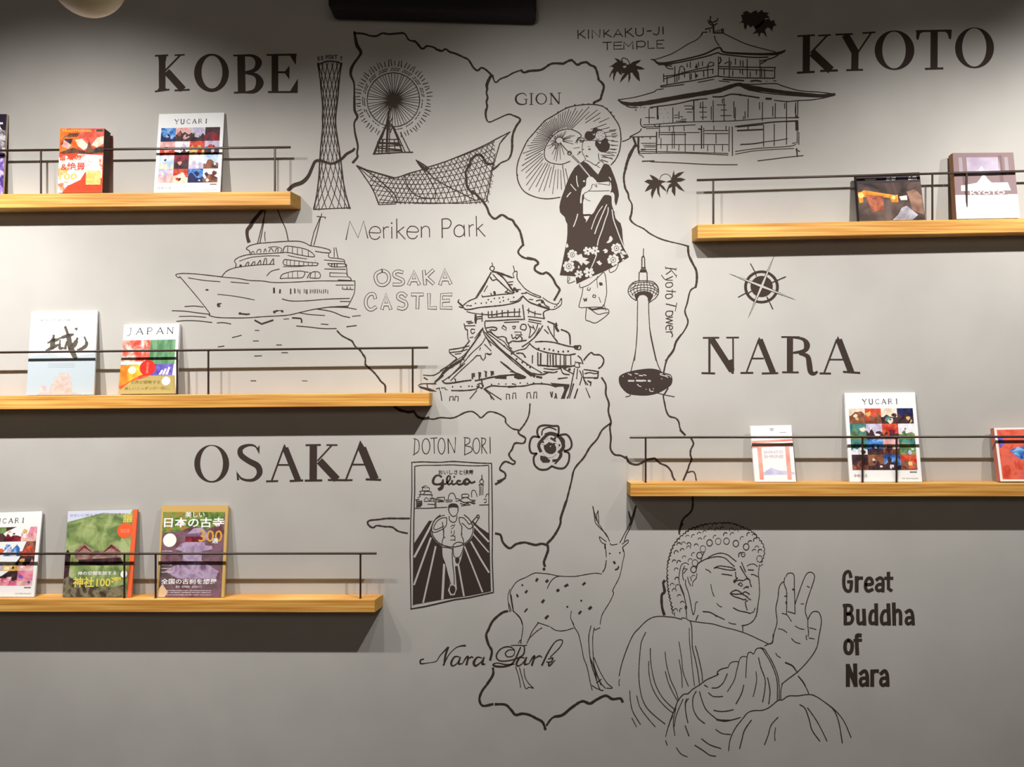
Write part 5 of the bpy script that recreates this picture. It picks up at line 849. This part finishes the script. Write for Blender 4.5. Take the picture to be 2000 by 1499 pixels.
# ------------------------------------------------------------------ BOOKS
class Book:
    def __init__(s, key, name, label, TL, TR, BR, BL, db, dt, th, cover=WHITEC, spine=None, spine_side=1, edge=PAPER, cat='magazine', group=None):
        tl, tr = P(*TL, dt), P(*TR, dt)
        bl, br = P(*BL, db), P(*BR, db)
        L = (tl - bl).length
        sin_a = max(0, (db - dt) / L)
        zt = SHELF[key]
        for q in (bl, br): q.z = zt(q.x) + th * sin_a + 0.0006
        s.c = (tl, tr, br, bl)
        n = (br - bl).cross(tl - bl).normalized()
        if n.y > 0: n = -n
        s.n = n
        mid = (bl + br) / 2
        s.root = empty(name, (mid.x, -db / 2, zt(mid.x))); tag(s.root, label, cat, group)
        s.ink = None
        t = 0.0006
        def slab(nm, d0, d1, m, inset=0.0, bev=0):
            qs = []
            for d in (d1, d0):
                for (u, v) in ((0, 0), (1, 0), (1, 1), (0, 1)):
                    uu = inset if u == 0 else 1 - inset; vv = inset * .7 if v == 0 else 1 - inset * .7
                    qs.append(s.at(uu, vv) - n * d)
            mb = MB(); mb.hexa(qs, m); return mb.build(nm, s.root, origin=s.at(.5, .5) - n * d0)
        slab('front_cover', 0, t, cover)
        slab('page_block', t, th - t, edge, inset=0.006)
        slab('back_cover', th - t, th, cover)
        # spine slab on one side
        u = 1.0 if spine_side > 0 else 0.0
        e = 0.004 * (1 if spine_side > 0 else -1)
        mb = MB()
        qs = []
        for d in (th, 0):
            for uu, vv in ((u - e, 0), (u, 0), (u, 1), (u - e, 1)): qs.append(s.at(uu, vv) - n * d)
        mb.hexa(qs, spine or cover); mb.build('spine', s.root)
        s.parts = {}
    def at(s, u, v):
        tl, tr, br, bl = s.c
        return (bl * (1 - u) + br * u) * (1 - v) + (tl * (1 - u) + tr * u) * v
    def mp(s, u, v, L): return tuple(s.at(u, v) + s.n * (0.00012 + 0.00012 * L))
    def get(s, part):
        if part not in s.parts: s.parts[part] = MB()
        return s.parts[part]
    def rect(s, part, u0, v0, u1, v1, m, L=0, n=1):
        s.get(part).poly([s.mp(u0, v0, L), s.mp(u1, v0, L), s.mp(u1, v1, L), s.mp(u0, v1, L)], m)
    def poly(s, part, pts, m, L=0):
        vv = [Vector((p[0], p[1], 0)) for p in pts]
        s.get(part).poly([s.mp(p[0], p[1], L) for p in pts], m, orient(pts, [list(t) for t in geometry.tessellate_polygon([vv])], 1))
    def disc(s, part, cu, cv, r, m, L=1):
        w = (s.c[2] - s.c[3]).length; h = (s.c[0] - s.c[3]).length
        s.poly(part, [(cu + r * math.cos(2*PI*i/24), cv + r * w / h * math.sin(2*PI*i/24)) for i in range(24)], m, L)
    def text(s, part, body, u0, v0, u1, v1, m, L=2, bold=0.0):
        vs, fs, w, h = glyphs(body, bold)
        s.get(part).poly([s.mp(u0 + x / w * (u1 - u0), v0 + y / h * (v1 - v0), L) for x, y in vs], m, orient(vs, fs, 1))
    def stroke(s, part, pts, w, m, L=2, smooth=True):
        W = (s.c[2] - s.c[3]).length; H = (s.c[0] - s.c[3]).length
        q = [(p[0] * W, p[1] * H) for p in pts]
        if smooth: q = catmull(q)
        ws = w if isinstance(w, list) else [w] * len(q)
        if len(ws) != len(q):
            ws = [ws[min(len(ws) - 1, int(i * len(ws) / len(q)))] for i in range(len(q))]
        # ribbon() works in pixel-like units
        pp, fs = ribbon([(a * 1000, b * 1000) for a, b in q], [x * 1000 for x in ws])
        s.get(part).poly([s.mp(a / 1000 / W, b / 1000 / H, L) for a, b in pp], m, orient(pp, fs, 1))
    def done(s):
        for k, mb in s.parts.items(): mb.build(k, s.root)
def pm(name, *cols, scale=46, detail=6, stretch=(1, 1, 1), dist=0.6):
    return noise_mat('print_' + name, list(cols), scale=scale, rough=0.6, spec=0.2, detail=detail, stretch=stretch, dist=dist, pos=[0.36 + 0.28 * i / max(1, len(cols) - 1) for i in range(len(cols))])
def flat(name, col): return mat('print_' + name, col, rough=0.6, spec=0.2)
GREYT = flat('grey_text', (120, 116, 112)); DARKT = flat('dark_text', (70, 62, 66)); WHT = flat('white', (245, 245, 243)); YEL = flat('gold_text', (222, 186, 92))
def serif_word(b, part, word, u0, v0, u1, v1, m, w=0.0011):
    G = {'Y': ([[(0,1),(.5,.5)],[(1,1),(.5,.5),(.5,0)]], [[(-.1,1),(.2,1)],[(.8,1),(1.1,1)],[(.3,0),(.7,0)]]),
         'U': ([[(.1,1),(.1,.3),(.3,0),(.65,0),(.85,.3),(.85,1)]], [[(-.05,1),(.3,1)],[(.7,1),(1,1)]]),
         'C': ([[(.9,.8),(.6,1),(.25,.85),(.05,.5),(.25,.12),(.6,0),(.92,.2)]], []),
         'A': ([[(0,0),(.5,1)],[(.5,1),(1,0)],[(.2,.35),(.8,.35)]], [[(-.1,0),(.15,0)],[(.8,0),(1.1,0)]]),
         'R': ([[(.12,0),(.12,1)],[(.12,1),(.6,1),(.78,.78),(.6,.53),(.12,.52)],[(.45,.52),(.95,0)]], [[(0,0),(.3,0)]]),
         'I': ([[(.5,0),(.5,1)]], [[(.3,1),(.7,1)],[(.3,0),(.7,0)]]),
         'J': ([[(.65,1),(.65,.15),(.45,-.15),(.15,-.2)]], [[(.4,1),(.9,1)]]),
         'P': ([[(.15,0),(.15,1)],[(.15,1),(.65,1),(.82,.75),(.65,.48),(.15,.46)]], [[(0,0),(.35,0)]]),
         'N': ([[(.1,0),(.1,1)],[(.1,1),(.9,0)],[(.9,0),(.9,1)]], [[(-.05,0),(.25,0)],[(.75,1),(1.05,1)]])}
    n = len(word); cw = (u1 - u0) / (n + (n - 1) * .55)
    for i, ch in enumerate(word):
        x0 = u0 + i * cw * 1.55
        A, B = G[ch]
        for k, st in enumerate(A):
            ww = w * (1.7 if (ch in 'AN' and k == 1) or (ch in 'RPIYU' and k == 0) else 1)
            b.stroke(part, [(x0 + x * cw, v0 + y * (v1 - v0)) for x, y in st], ww, m, smooth=len(st) > 3)
        for st in B: b.stroke(part, [(x0 + x * cw, v0 + y * (v1 - v0)) for x, y in st], w * .6, m, smooth=False)
def tiles(b, u0, v0, u1, v1, nc, nr, pal, seed):
    """grid of small photographs, each a horizon, sky and subject"""
    r = random.Random(seed)
    for i in range(nr):
        for j in range(nc):
            a0 = u0 + (u1 - u0) * j / nc; a1 = u0 + (u1 - u0) * (j + 1) / nc
            c1 = v1 - (v1 - v0) * i / nr; c0 = v1 - (v1 - v0) * (i + 1) / nr
            t = pal[(i * nc + j) % len(pal)]
            b.rect('cover_photographs', a0, c0, a1, c1, t[0], 0)
            du, dv = a1 - a0, c1 - c0
            if len(t) > 1:
                hz = r.uniform(.3, .55)
                pts = [(a0, c0), (a1, c0), (a1, c0 + dv * hz)]
                x = 1.0
                while x > .15:
                    x -= r.uniform(.12, .28); pts.append((a0 + du * max(x, 0), c0 + dv * min(.95, hz + r.uniform(-.12, .3))))
                pts.append((a0, c0 + dv * hz))
                b.poly('cover_photographs', pts, t[1], 1)
            for q_ in range(r.randint(2, 4)):
                cu, cv = a0 + du * r.uniform(.2, .8), c0 + dv * r.uniform(.15, .7); k = r.uniform(.07, .18)
                m_ = t[(q_ + 2) % len(t)] if len(t) > 2 else r.choice([cream, dark, gold, white_])
                b.poly('cover_photographs', [(cu + du * k * math.cos(2*PI*q/7) * r.uniform(.5, 1.5), cv + dv * k * math.sin(2*PI*q/7) * r.uniform(.5, 1.5)) for q in range(7)], m_, 2 + q_ * .5)
blue = pm('blue', (28, 70, 150), (70, 130, 205), (160, 200, 235)); navy = pm('navy', (22, 24, 60), (40, 44, 96)); sky = pm('sky', (150, 185, 225), (225, 232, 240))
pink = pm('pink', (205, 140, 140), (236, 196, 190)); red = pm('red', (170, 40, 30), (232, 96, 66)); dark = pm('dark', (38, 26, 34), (86, 56, 58)); brown = pm('brown', (90, 48, 36), (160, 104, 78))
lav = pm('lavender', (170, 160, 190), (214, 206, 222)); green = pm('green', (70, 100, 60), (140, 165, 100)); teal = pm('teal', (40, 90, 90), (90, 150, 140)); gold = pm('gold', (190, 140, 60), (236, 204, 130))
maroon = pm('maroon', (92, 20, 34), (150, 50, 60)); cream = pm('cream', (214, 190, 160), (240, 228, 210)); magenta = pm('magenta', (190, 70, 110), (232, 150, 170)); violet = pm('violet', (70, 60, 150), (130, 110, 200)); white_ = pm('soft_white', (214, 212, 222), (245, 244, 246))

b = Book('L1', 'magazine', 'dark purple magazine cut off by the left edge on the top left shelf', (-112, 223), (14, 223), (5, 379), (-122, 379), .05, .012, .009, flat('aubergine', (46, 34, 58)), flat('cream_spine', (196, 176, 148)))
b.rect('cover_photographs', 0, 0, 1, .45, pm('purple_flowers', (60, 40, 110), (140, 110, 190), (210, 190, 226), scale=40)); b.rect('cover_photographs', 0, .52, 1, .8, pm('black_petals', (24, 18, 28), (120, 110, 120), (226, 222, 226), scale=45), 1)
b.text('title', '日本', .62, .74, .95, .94, WHT, bold=.02); b.done()

b = Book('L1', 'guidebook', 'thick orange and red guidebook on the top left shelf', (117.6, 251), (204, 251), (200, 377), (112.8, 377.6), .068, .056, .042, flat('orange_red', (232, 74, 40)), flat('dark_spine', (70, 52, 46)), spine_side=1, edge=PAPER, cat='book')
b.rect('cover_photographs', 0, .62, .42, 1, pm('orange', (236, 84, 22), (250, 130, 50)), 0); b.rect('cover_photographs', .42, .68, .98, 1, pm('rose', (196, 66, 50), (226, 110, 92)), 0)
b.poly('cover_photographs', [(.02, .78), (.12, .86), (.4, .87), (.45, .93), (.2, .92), (.1, .88)], brown, 2); b.poly('cover_photographs', [(.03, .75), (.22, .7), (.3, .84), (.12, .84)], dark, 2); b.poly('cover_photographs', [(.05, .72), (.2, .68), (.27, .74), (.1, .82)], pink, 3)
b.poly('cover_photographs', [(.35, .82), (.5, .84), (.68, .72), (.55, .66), (.42, .72)], cream, 2); b.poly('cover_photographs', [(.72, .74), (.85, .86), (.99, .88), (.99, .76), (.84, .7)], cream, 2)
b.poly('cover_photographs', [(.0, .62), (.3, .7), (.6, .64), (.66, .8), (.75, .68), (1, .72), (1, .62), (.7, .6), (.4, .62), (.1, .6)], pm('stems', (40, 40, 34), (120, 80, 60), scale=60), 3)
b.poly('cover_photographs', [(0, 0), (0, .55), (.15, .58), (.3, .5), (.42, .6), (.98, .58), (.98, .22), (.6, .32), (.5, .2), (.2, .1), (.1, 0)], pm('white_scrawl', (255, 240, 230), (250, 248, 244), (236, 120, 80), scale=34), 1)
b.rect('cover_photographs', .62, .12, .95, .34, pm('straw', (220, 186, 96), (240, 214, 140), scale=70), 2); b.rect('cover_photographs', .0, .3, .2, .38, gold, 2)
b.text('title', '日本の', .02, .5, .5, .6, flat('vermilion', (226, 76, 50)), 3, .02); b.text('title', '&絶景', .05, .34, .6, .47, flat('vermilion', (226, 76, 50)), 3, .02); b.text('title', '100', .02, .2, .42, .3, YEL, 3, .02)
b.text('title', 'TRADITIONAL', .04, .945, .72, .98, flat('amber', (250, 190, 70)), 3, .02); b.rect('title', .82, .95, .97, .985, DARKT, 3)
for y in (.09, .035): b.text('title', '旅に出たくなる絶景を一冊に', .2, y, .96, y + .035, flat('vermilion', (226, 76, 50)), 3)
b.done()

def yucari(key, label, TL, TR, BR, BL, pal, seed, db=.05, dt=.009, side=1, foot='日本の宝'):
    b = Book(key, 'magazine', label, TL, TR, BR, BL, db, dt, .006, WHITEC, WHITEC, side, group='white magazines with a grid of small photographs')
    tiles(b, .05, .13, .95, .82, 4, 4, pal, seed)
    serif_word(b, 'title', 'YUCARI', .25, .87, .76, .925, DARKT, .0015)
    b.text('small_print', foot, .06, .05, .26, .085, GREYT, 1); b.rect('small_print', .84, .1, .94, .115, GREYT, 1)
    b.text('small_print', 'ONE THEME MAGAZINE', .72, .03, .95, .045, GREYT, 1)
    b.done()
yucari('L1', 'white photo-grid magazine with bright blue corner picture on the top left shelf', (310.7, 223), (438, 220), (430, 374), (300, 376),
       [(blue, navy, sky), (pink, dark, brown), (lav, dark, green), (dark, maroon, pink), (pink, red, brown), (white_, dark, lav), (red, gold, brown), (lav, dark, red), (sky, cream, dark), (maroon, dark, pink), (white_, lav), (sky, brown, dark), (lav, pink, cream), (red, cream, dark), (blue, navy, sky), (white_, brown, dark)], 3)
b = Book('L2', 'magazine', 'pale magazine with one large brushed character on the middle left shelf', (61.3, 610), (190.6, 607), (183, 773), (51, 773.5), .05, .009, .007, WHITEC, WHITEC, 1)
b.poly('cover_photographs', [(0, 0), (1, 0), (1, .5), (.6, .44), (.3, .5), (0, .46)], flat('pale_sky', (172, 182, 188)), 0)
b.poly('cover_photographs', [(.15, 0), (.2, .03), (.33, .03), (.36, .12), (.42, .17), (.48, .26), (.62, .26), (.64, .17), (.68, .12), (.67, .03), (.8, .02), (.82, 0)], pm('castle_pink', (178, 158, 146), (190, 178, 170), scale=60), 1)
for y in (.12, .17, .21): b.stroke('cover_photographs', [(.4, y), (.66, y)], .0012, pink, 2, False)
b.poly('cover_photographs', [(.18, .05), (.3, .05), (.28, .08), (.3, .08), (.27, .11), (.21, .11), (.2, .08)], pink, 2)
BR_ = flat('brush_ink', (84, 76, 66))
def brush(pts, w): b.stroke('brushed_character', pts, [w * k for k in (.9, 1.7, 2.0, 1.7, 1.1)], BR_, 3)
brush([(.27, .62), (.36, .65), (.44, .66)], .006); brush([(.36, .72), (.35, .62), (.34, .55)], .008); brush([(.25, .53), (.34, .56), (.44, .6)], .006)
brush([(.43, .67), (.55, .7), (.66, .72)], .006); brush([(.52, .82), (.58, .7), (.62, .57), (.68, .47), (.72, .43)], .009); brush([(.46, .66), (.46, .56), (.52, .56)], .005); brush([(.56, .64), (.54, .54)], .005)
brush([(.72, .68), (.68, .6), (.6, .54)], .008); brush([(.82, .69), (.86, .6), (.8, .55), (.72, .53)], .006); brush([(.67, .79), (.71, .78)], .005)
b.text('small_print', '歩きのための城', .14, .88, .6, .91, flat('soft_grey', (96, 94, 94))); 
for y in (.37, .35, .33): b.stroke('small_print', [(.3, y), (.7, y)], .0008, flat('light_grey_text', (150, 150, 152)), 2, False)
b.done()

b = Book('L2', 'guidebook', 'white guidebook titled in wide-spaced capitals with red and green photographs', (242.5, 634.5), (350.5, 632), (343, 770), (231, 771.6), .052, .014, .014, WHITEC, WHITEC, 1, cat='book')
b.rect('cover_photographs', 0, .46, .5, .77, pm('torii_red', (200, 60, 50), (236, 110, 90), (250, 226, 216), scale=36), 0); b.rect('cover_photographs', .5, .42, .95, .77, pm('bamboo', (76, 122, 84), (104, 150, 108), (128, 166, 126), scale=20, stretch=(3, 1, 1)), 0)
b.rect('cover_photographs', 0, .1, .5, .42, pm('sunset', (214, 90, 20), (246, 160, 40), (252, 220, 90), scale=14), 0); b.poly('cover_photographs', [(0, .1), (.35, .26), (.5, .3), (.5, .24), (.2, .18), (.03, .06)], red, 2)
b.disc('cover_photographs', .21, .34, .07, flat('sun', (255, 244, 190)), 1); b.poly('cover_photographs', [(.5, .26), (.92, .26), (.94, .42), (.55, .42)], violet, 1)
for i in range(3): b.poly('cover_photographs', [(.68 + i * .06, .27), (.72 + i * .06, .27), (.76 + i * .06, .33 + i * .02), (.73 + i * .06, .34 + i * .02)], WHT, 2)
b.disc('badge', .48, .37, .14, flat('badge_red', (228, 40, 26)), 3); b.text('badge', '決\n定\n版', .455, .29, .5, .45, flat('badge_text', (244, 150, 130)), 4)
b.poly('paper_band', [(0, 0), (1, 0), (.97, .26), (.5, .26), (.28, .2), (.1, .1), (0, .1)], flat('band_gold', (176, 156, 96)), 2)
b.disc('paper_band', .82, .18, .075, WHT, 4)
OLV = flat('olive_text', (128, 106, 34)); b.text('paper_band', '世界が感動する', .2, .14, .72, .19, OLV, 3, .015); b.text('paper_band', '美しいニッポンが一冊に。', .1, .055, .9, .1, OLV, 3, .015)
serif_word(b, 'title', 'JAPAN', .05, .855, .9, .945, flat('title_grey', (74, 76, 84)), .0019); b.done()

yucari('L3', 'white photo-grid magazine with pink pictures, cut by the left edge on the lowest shelf', (-50, 1003), (82.7, 999), (67, 1170), (-70, 1171),
       [(green, cream), (green, dark, gold), (dark, maroon, gold), (magenta, pink), (pink, red), (brown, red, pink), (lav, blue, pink), (brown, red, dark), (gold, dark), (dark, lav, gold), (dark, gold, cream), (dark, pink), (dark, maroon), (dark, pink, magenta), (dark, magenta, pink), (magenta, pink, violet)], 9, dt=.012)
b = Book('L3', 'magazine', 'green shrine-guide magazine with an orange spine strip on the lowest left shelf', (133, 999), (268.8, 995.5), (256.4, 1169), (122, 1169.4), .05, .012, .007, pm('moss', (96, 116, 70), (140, 158, 96), (172, 182, 130), scale=24), flat('orange_spine', (232, 104, 60)), 1)
b.poly('cover_photographs', [(0, .87), (.3, .93), (.5, .97), (.9, .95), (.93, 1), (0, 1)], flat('pale_lilac', (206, 208, 226)), 1)
b.poly('cover_photographs', [(.13, .53), (.25, .61), (.3, .6), (.4, .53), (.6, .53), (.64, .6), (.68, .6), (.8, .52), (.82, .42), (.15, .42)], pm('bark_roof', (110, 70, 66), (176, 140, 130), scale=40), 1)
b.poly('cover_photographs', [(.18, .52), (.27, .6), (.38, .52), (.36, .52), (.27, .57), (.2, .52)], maroon, 2); b.poly('cover_photographs', [(.55, .52), (.66, .6), (.78, .52), (.76, .52), (.66, .57), (.58, .52)], maroon, 2)
b.poly('cover_photographs', [(.2, .43), (.8, .45), (.86, .38), (.5, .36), (.2, .38)], dark, 2); b.poly('cover_photographs', [(0, 0), (.9, 0), (.9, .14), (.6, .1), (.4, .14), (.1, .22), (0, .3)], pm('path', (70, 62, 56), (130, 124, 96), (60, 50, 44), scale=30), 1); b.poly('cover_photographs', [(0, .2), (.07, .24), (.08, .5), (.03, .55), (0, .5)], dark, 2)
b.rect('spine_strip', .935, 0, 1, 1, flat('orange_spine', (232, 104, 60)), 2); b.disc('badge', .84, .76, .11, flat('badge_orange', (236, 96, 50)), 3); b.text('badge', '決定版', .77, .73, .91, .78, flat('badge_text', (244, 170, 150)), 4)
GLD = flat('yellow_title', (226, 206, 88)); b.text('title', '神社100選', .14, .11, .84, .23, GLD, 3, .02); b.text('title', '神の空間を旅する', .2, .25, .76, .295, WHT, 3, .01); b.text('title', '詣', .8, .85, .93, .96, GLD, 3, .01); b.disc('badge', .87, .26, .05, WHT, 3)
b.text('title', 'せかいに誇る 日本の心のふるさと', .03, .93, .88, .965, flat('slate_text', (110, 116, 140)), 2); b.done()

b = Book('L3', 'magazine', 'purple temple magazine with a gold border on the lowest left shelf', (316, 988.4), (446.3, 988.4), (437.9, 1169.5), (305.3, 1168.8), .05, .012, .008, flat('gold_border', (204, 168, 100)), flat('gold_border', (204, 168, 100)), 1)
b.rect('cover_photographs', .03, .0, .955, .93, pm('dusk', (96, 60, 62), (130, 96, 110), (90, 74, 72), scale=16), 0); b.poly('cover_photographs', [(.03, .7), (.3, .72), (.5, .78), (.7, .74), (.9, .8), (.955, .93), (.03, .93)], pm('maples', (70, 100, 46), (126, 150, 70), (180, 110, 60), scale=40), 1)
b.poly('cover_photographs', [(.36, .66), (.5, .75), (.62, .76), (.72, .68), (.7, .62), (.66, .62), (.68, .56), (.78, .56), (.8, .52), (.64, .5), (.64, .4), (.72, .36), (.9, .28), (.86, .2), (.3, .2), (.1, .28), (.3, .36), (.36, .42), (.34, .5), (.24, .52), (.32, .58), (.4, .6)], pm('temple_lilac', (150, 124, 156), (186, 164, 190), (120, 90, 120), scale=26), 2)
b.rect('cover_photographs', .38, .6, .66, .66, maroon, 3); b.disc('badge', .15, .62, .1, flat('badge_cream', (250, 246, 240)), 4); b.poly('cover_photographs', [(0, 0), (.12, 0), (.17, .05), (.12, .1), (.08, .14), (.04, .1), (.01, .06)], flat('map_beige', (226, 188, 150)), 4)
b.text('title', '美しい', .36, .87, .65, .935, WHT, 4, .01); b.text('title', '日本の古寺', .05, .76, .95, .87, WHT, 4, .018); b.text('title', '300', .58, .6, .93, .73, flat('title_gold', (214, 160, 70)), 5, .01); b.text('title', '選', .78, .585, .87, .64, WHT, 6, .01)
b.text('title', '全国の古刹を網羅', .06, .14, .88, .2, WHT, 4, .015); b.text('small_print', '国宝・世界遺産・名刹めぐり', .28, .1, .66, .125, WHT, 4)
for y in (.5, .47, .38, .35, .31, .27): b.stroke('small_print', [(.05, y), (.2, y)], .0026, pm('tiny_white', (230, 220, 226), (150, 120, 130), scale=200), 4, False)
for y in (.07, .05, .025): b.stroke('small_print', [(.15, y), (.8, y)], .002, pm('tiny_white', (230, 220, 226), (150, 120, 130), scale=200), 4, False)
b.done()

b = Book('R2', 'photo_book', 'landscape photo book of lantern-lit night street on the upper right shelf', (1672.4, 342), (1795.7, 336.5), (1807.4, 428.5), (1678.7, 430.3), .060, .034, .020, pm('night', (44, 36, 36), (84, 66, 60), (110, 92, 84), scale=14), flat('black_spine', (36, 30, 32)), -1, cat='book')
b.rect('cover_photographs', 0, .8, 1, 1, flat('charcoal', (58, 50, 54)), 0)
b.poly('cover_photographs', [(.02, .6), (.1, .66), (.62, .52), (.62, .46), (.2, .52), (.04, .5)], pm('lamplight', (226, 120, 30), (255, 190, 80), scale=20), 1); b.poly('cover_photographs', [(.12, .56), (.4, .52), (.38, .2), (.2, .18)], pm('lattice_glow', (130, 66, 50), (190, 110, 80), scale=50), 2)
b.disc('cover_photographs', .05, .55, .045, flat('lantern', (255, 216, 130)), 3); b.poly('cover_photographs', [(.0, .62), (.08, .62), (.08, .4), (.02, .38)], pm('lantern_orange', (240, 120, 30), (255, 170, 60)), 2); b.poly('cover_photographs', [(.48, .52), (.62, .54), (.62, .38), (.52, .38)], pm('lantern_orange', (240, 120, 30), (255, 170, 60)), 3); b.disc('cover_photographs', .55, .48, .03, flat('lantern', (255, 216, 130)), 4)
b.poly('cover_photographs', [(.64, .5), (.76, .52), (.76, .42), (.66, .42)], flat('glow', (240, 226, 210)), 2); b.poly('cover_photographs', [(.5, .0), (.8, .0), (.9, .1), (.74, .3), (.66, .26), (.6, .12)], pm('wet_street', (120, 110, 116), (200, 196, 206), scale=18), 2); b.poly('cover_photographs', [(.76, .6), (.9, .64), (.99, .5), (.99, .1), (.82, .2), (.8, .4)], pm('shopfronts', (120, 84, 70), (166, 128, 108), scale=30), 2)
b.text('title', '京都', .46, .85, .62, .92, WHT, 3, .02); b.text('title', '会所', .8, .84, .95, .92, WHT, 3, .02); b.rect('title', .13, .87, .3, .895, WHT, 3); b.rect('title', .64, .86, .78, .91, flat('violet_text', (90, 80, 120)), 3); b.done()

b = Book('R2', 'guidebook', 'mauve and white guidebook with a window picture at the right end of upper right shelf', (1860.5, 299), (1979, 298), (1992, 427.6), (1868.5, 426.7), .062, .036, .026, flat('mauve', (140, 118, 120)), flat('tan_spine', (150, 110, 76)), -1, edge=flat('tan_pages', (176, 136, 100)), cat='book')
b.rect('cover_photographs', 0, 0, 1, .36, WHT, 1); b.rect('cover_photographs', .22, .66, .76, .93, pm('bright_window', (168, 152, 172), (206, 198, 212), scale=10), 1); b.poly('cover_photographs', [(.22, .66), (.4, .74), (.46, .8), (.5, .74), (.76, .7), (.76, .66)], lav, 2)
for u in (.09, .84): b.rect('cover_photographs', u, .66, u + .06, .93, flat('pale_mauve', (164, 150, 158)), 1)
b.rect('cover_photographs', .74, .55, .8, .96, flat('mauve_dark', (122, 98, 100)), 1)
b.poly('cover_photographs', [(.1, .42), (.1, .5), (.36, .54), (.42, .6), (.46, .66), (.5, .66), (.54, .6), (.6, .54), (.86, .54), (.9, .42)], WHT, 2)
b.rect('title', .2, .355, .84, .425, flat('mauve', (140, 118, 120)), 2); b.text('title', 'KYOTO', .24, .362, .8, .418, WHT, 3, .015); b.done()

b = Book('R3', 'guidebook', 'small white guidebook with a red shrine gate on the lower right shelf', (1465.5, 832.3), (1545.5, 830.5), (1555, 943), (1474.8, 943), .055, .027, .008, WHITEC, WHITEC, 1, cat='book')
TR_ = pm('gate_red', (232, 130, 110), (246, 176, 160), scale=20); b.poly('cover_photographs', [(.0, .68), (1, .72), (1, .75), (0, .73)], TR_, 1); b.poly('cover_photographs', [(0, .6), (.98, .64), (1, .69), (0, .65)], TR_, 1); b.rect('cover_photographs', .12, .04, .22, .64, TR_, 1); b.rect('cover_photographs', .8, .04, .9, .64, TR_, 1)
b.poly('cover_photographs', [(.18, .14), (.3, .2), (.42, .25), (.6, .2), (.8, .19), (.98, .17), (.98, .13), (.2, .12)], pm('far_hills', (176, 172, 212), (210, 206, 230), scale=20), 0); b.text('title', 'SHRINE', .27, .42, .74, .475, flat('rose_text', (206, 160, 160)), 2); b.text('title', 'SHINTO', .27, .5, .74, .55, flat('rose_text', (206, 160, 160)), 2); b.text('title', '旅', .46, .9, .56, .955, GREYT, 2); b.stroke('title', [(.7, .87), (.86, .87)], .001, GREYT, 2, False); b.done()
yucari('R3', 'white photo-grid magazine with brown, teal and red pictures on the lower right shelf', (1648.6, 767.8), (1787, 766.4), (1801, 943), (1659.6, 943),
       [(cream, brown, gold), (red, brown, gold), (cream, dark, teal), (navy, dark, gold), (teal, green, cream), (lav, dark), (red, dark, maroon), (white_, green, brown), (teal, white_, dark), (blue, dark, sky), (pink, brown), (teal, green, sky), (dark, brown, maroon), (brown, dark, cream), (blue, dark), (red, brown, gold)], 15, side=-1, foot='神社')
b = Book('R3', 'photo_book', 'red maple photo book cut by the right edge on the lower right shelf', (1941, 836.4), (2080, 834), (2094, 943), (1954, 943), .062, .036, .022, flat('white_frame', (246, 236, 230)), flat('rose_spine', (196, 120, 104)), -1, edge=flat('rose_pages', (206, 150, 130)), cat='book')
b.rect('cover_photographs', .035, .04, 1, .965, pm('maple_red', (206, 70, 50), (236, 110, 84), (214, 96, 96), scale=26), 1); b.poly('cover_photographs', [(.05, .62), (.13, .7), (.1, .84), (.04, .84)], violet, 2); b.poly('cover_photographs', [(.18, .58), (.3, .64), (.6, .66), (1, .6), (1, .4), (.6, .36), (.3, .42)], blue, 2); b.done()

# ------------------------------------------------------------------ round pendant lamp, partly above the frame
def globe():
    d = 0.9
    c = P(172, -41, d); R = 71 * S * (D - d) / D
    root = empty('pendant_lamp', tuple(c)); tag(root, 'round cream globe lamp hanging at the top left edge', 'lamp')
    def lathe(name, prof, m, n=40):
        mb = MB(); pts = []; fs = []
        for r, z in prof:
            for i in range(n): pts.append((c.x + r * math.cos(2*PI*i/n), c.y + r * math.sin(2*PI*i/n), c.z + z))
        for j in range(len(prof) - 1):
            for i in range(n): fs.append([j*n+i, j*n+(i+1)%n, (j+1)*n+(i+1)%n, (j+1)*n+i])
        mb.poly(pts, m, fs); return mb.build(name, root, origin=tuple(c), smooth=True)
    lathe('globe_shade', [(max(.0005, R * math.sin(PI*i/24)), -R * math.cos(PI*i/24)) for i in range(24)], mat('opal_glass', (226, 208, 172), rough=.35, spec=.4))
    lathe('cap', [(.001, R*.98+.02), (.016, R*.98+.02), (.018, R*.93), (.018, R*.9)], BLACKM, 20)
    mb = MB(); rod(mb, (c.x, c.y, c.z + R + .01), (c.x, c.y, 2.999), .0025, BLACKM); mb.build('cord', root)
globe()
# dark duct box under the ceiling, its lower edge just in view
def duct():
    dm = mat('dark_duct', (40, 34, 40), rough=.7, spec=.2)
    a = P(640, 14, .10); b_ = P(1048, 25, .10)
    root = empty('ceiling_duct', ((a.x + b_.x) / 2, -.05, 2.9)); tag(root, 'dark box duct along the top edge of the wall', 'duct')
    mb = MB(); mb.hexa([(a.x, -.1, a.z), (b_.x, -.1, b_.z), (b_.x, -.001, b_.z), (a.x, -.001, a.z), (a.x, -.1, 2.999), (b_.x, -.1, 2.999), (b_.x, -.001, 2.999), (a.x, -.001, 2.999)], dm)
    mb.build('duct_body', root, bevel=.012)
duct()
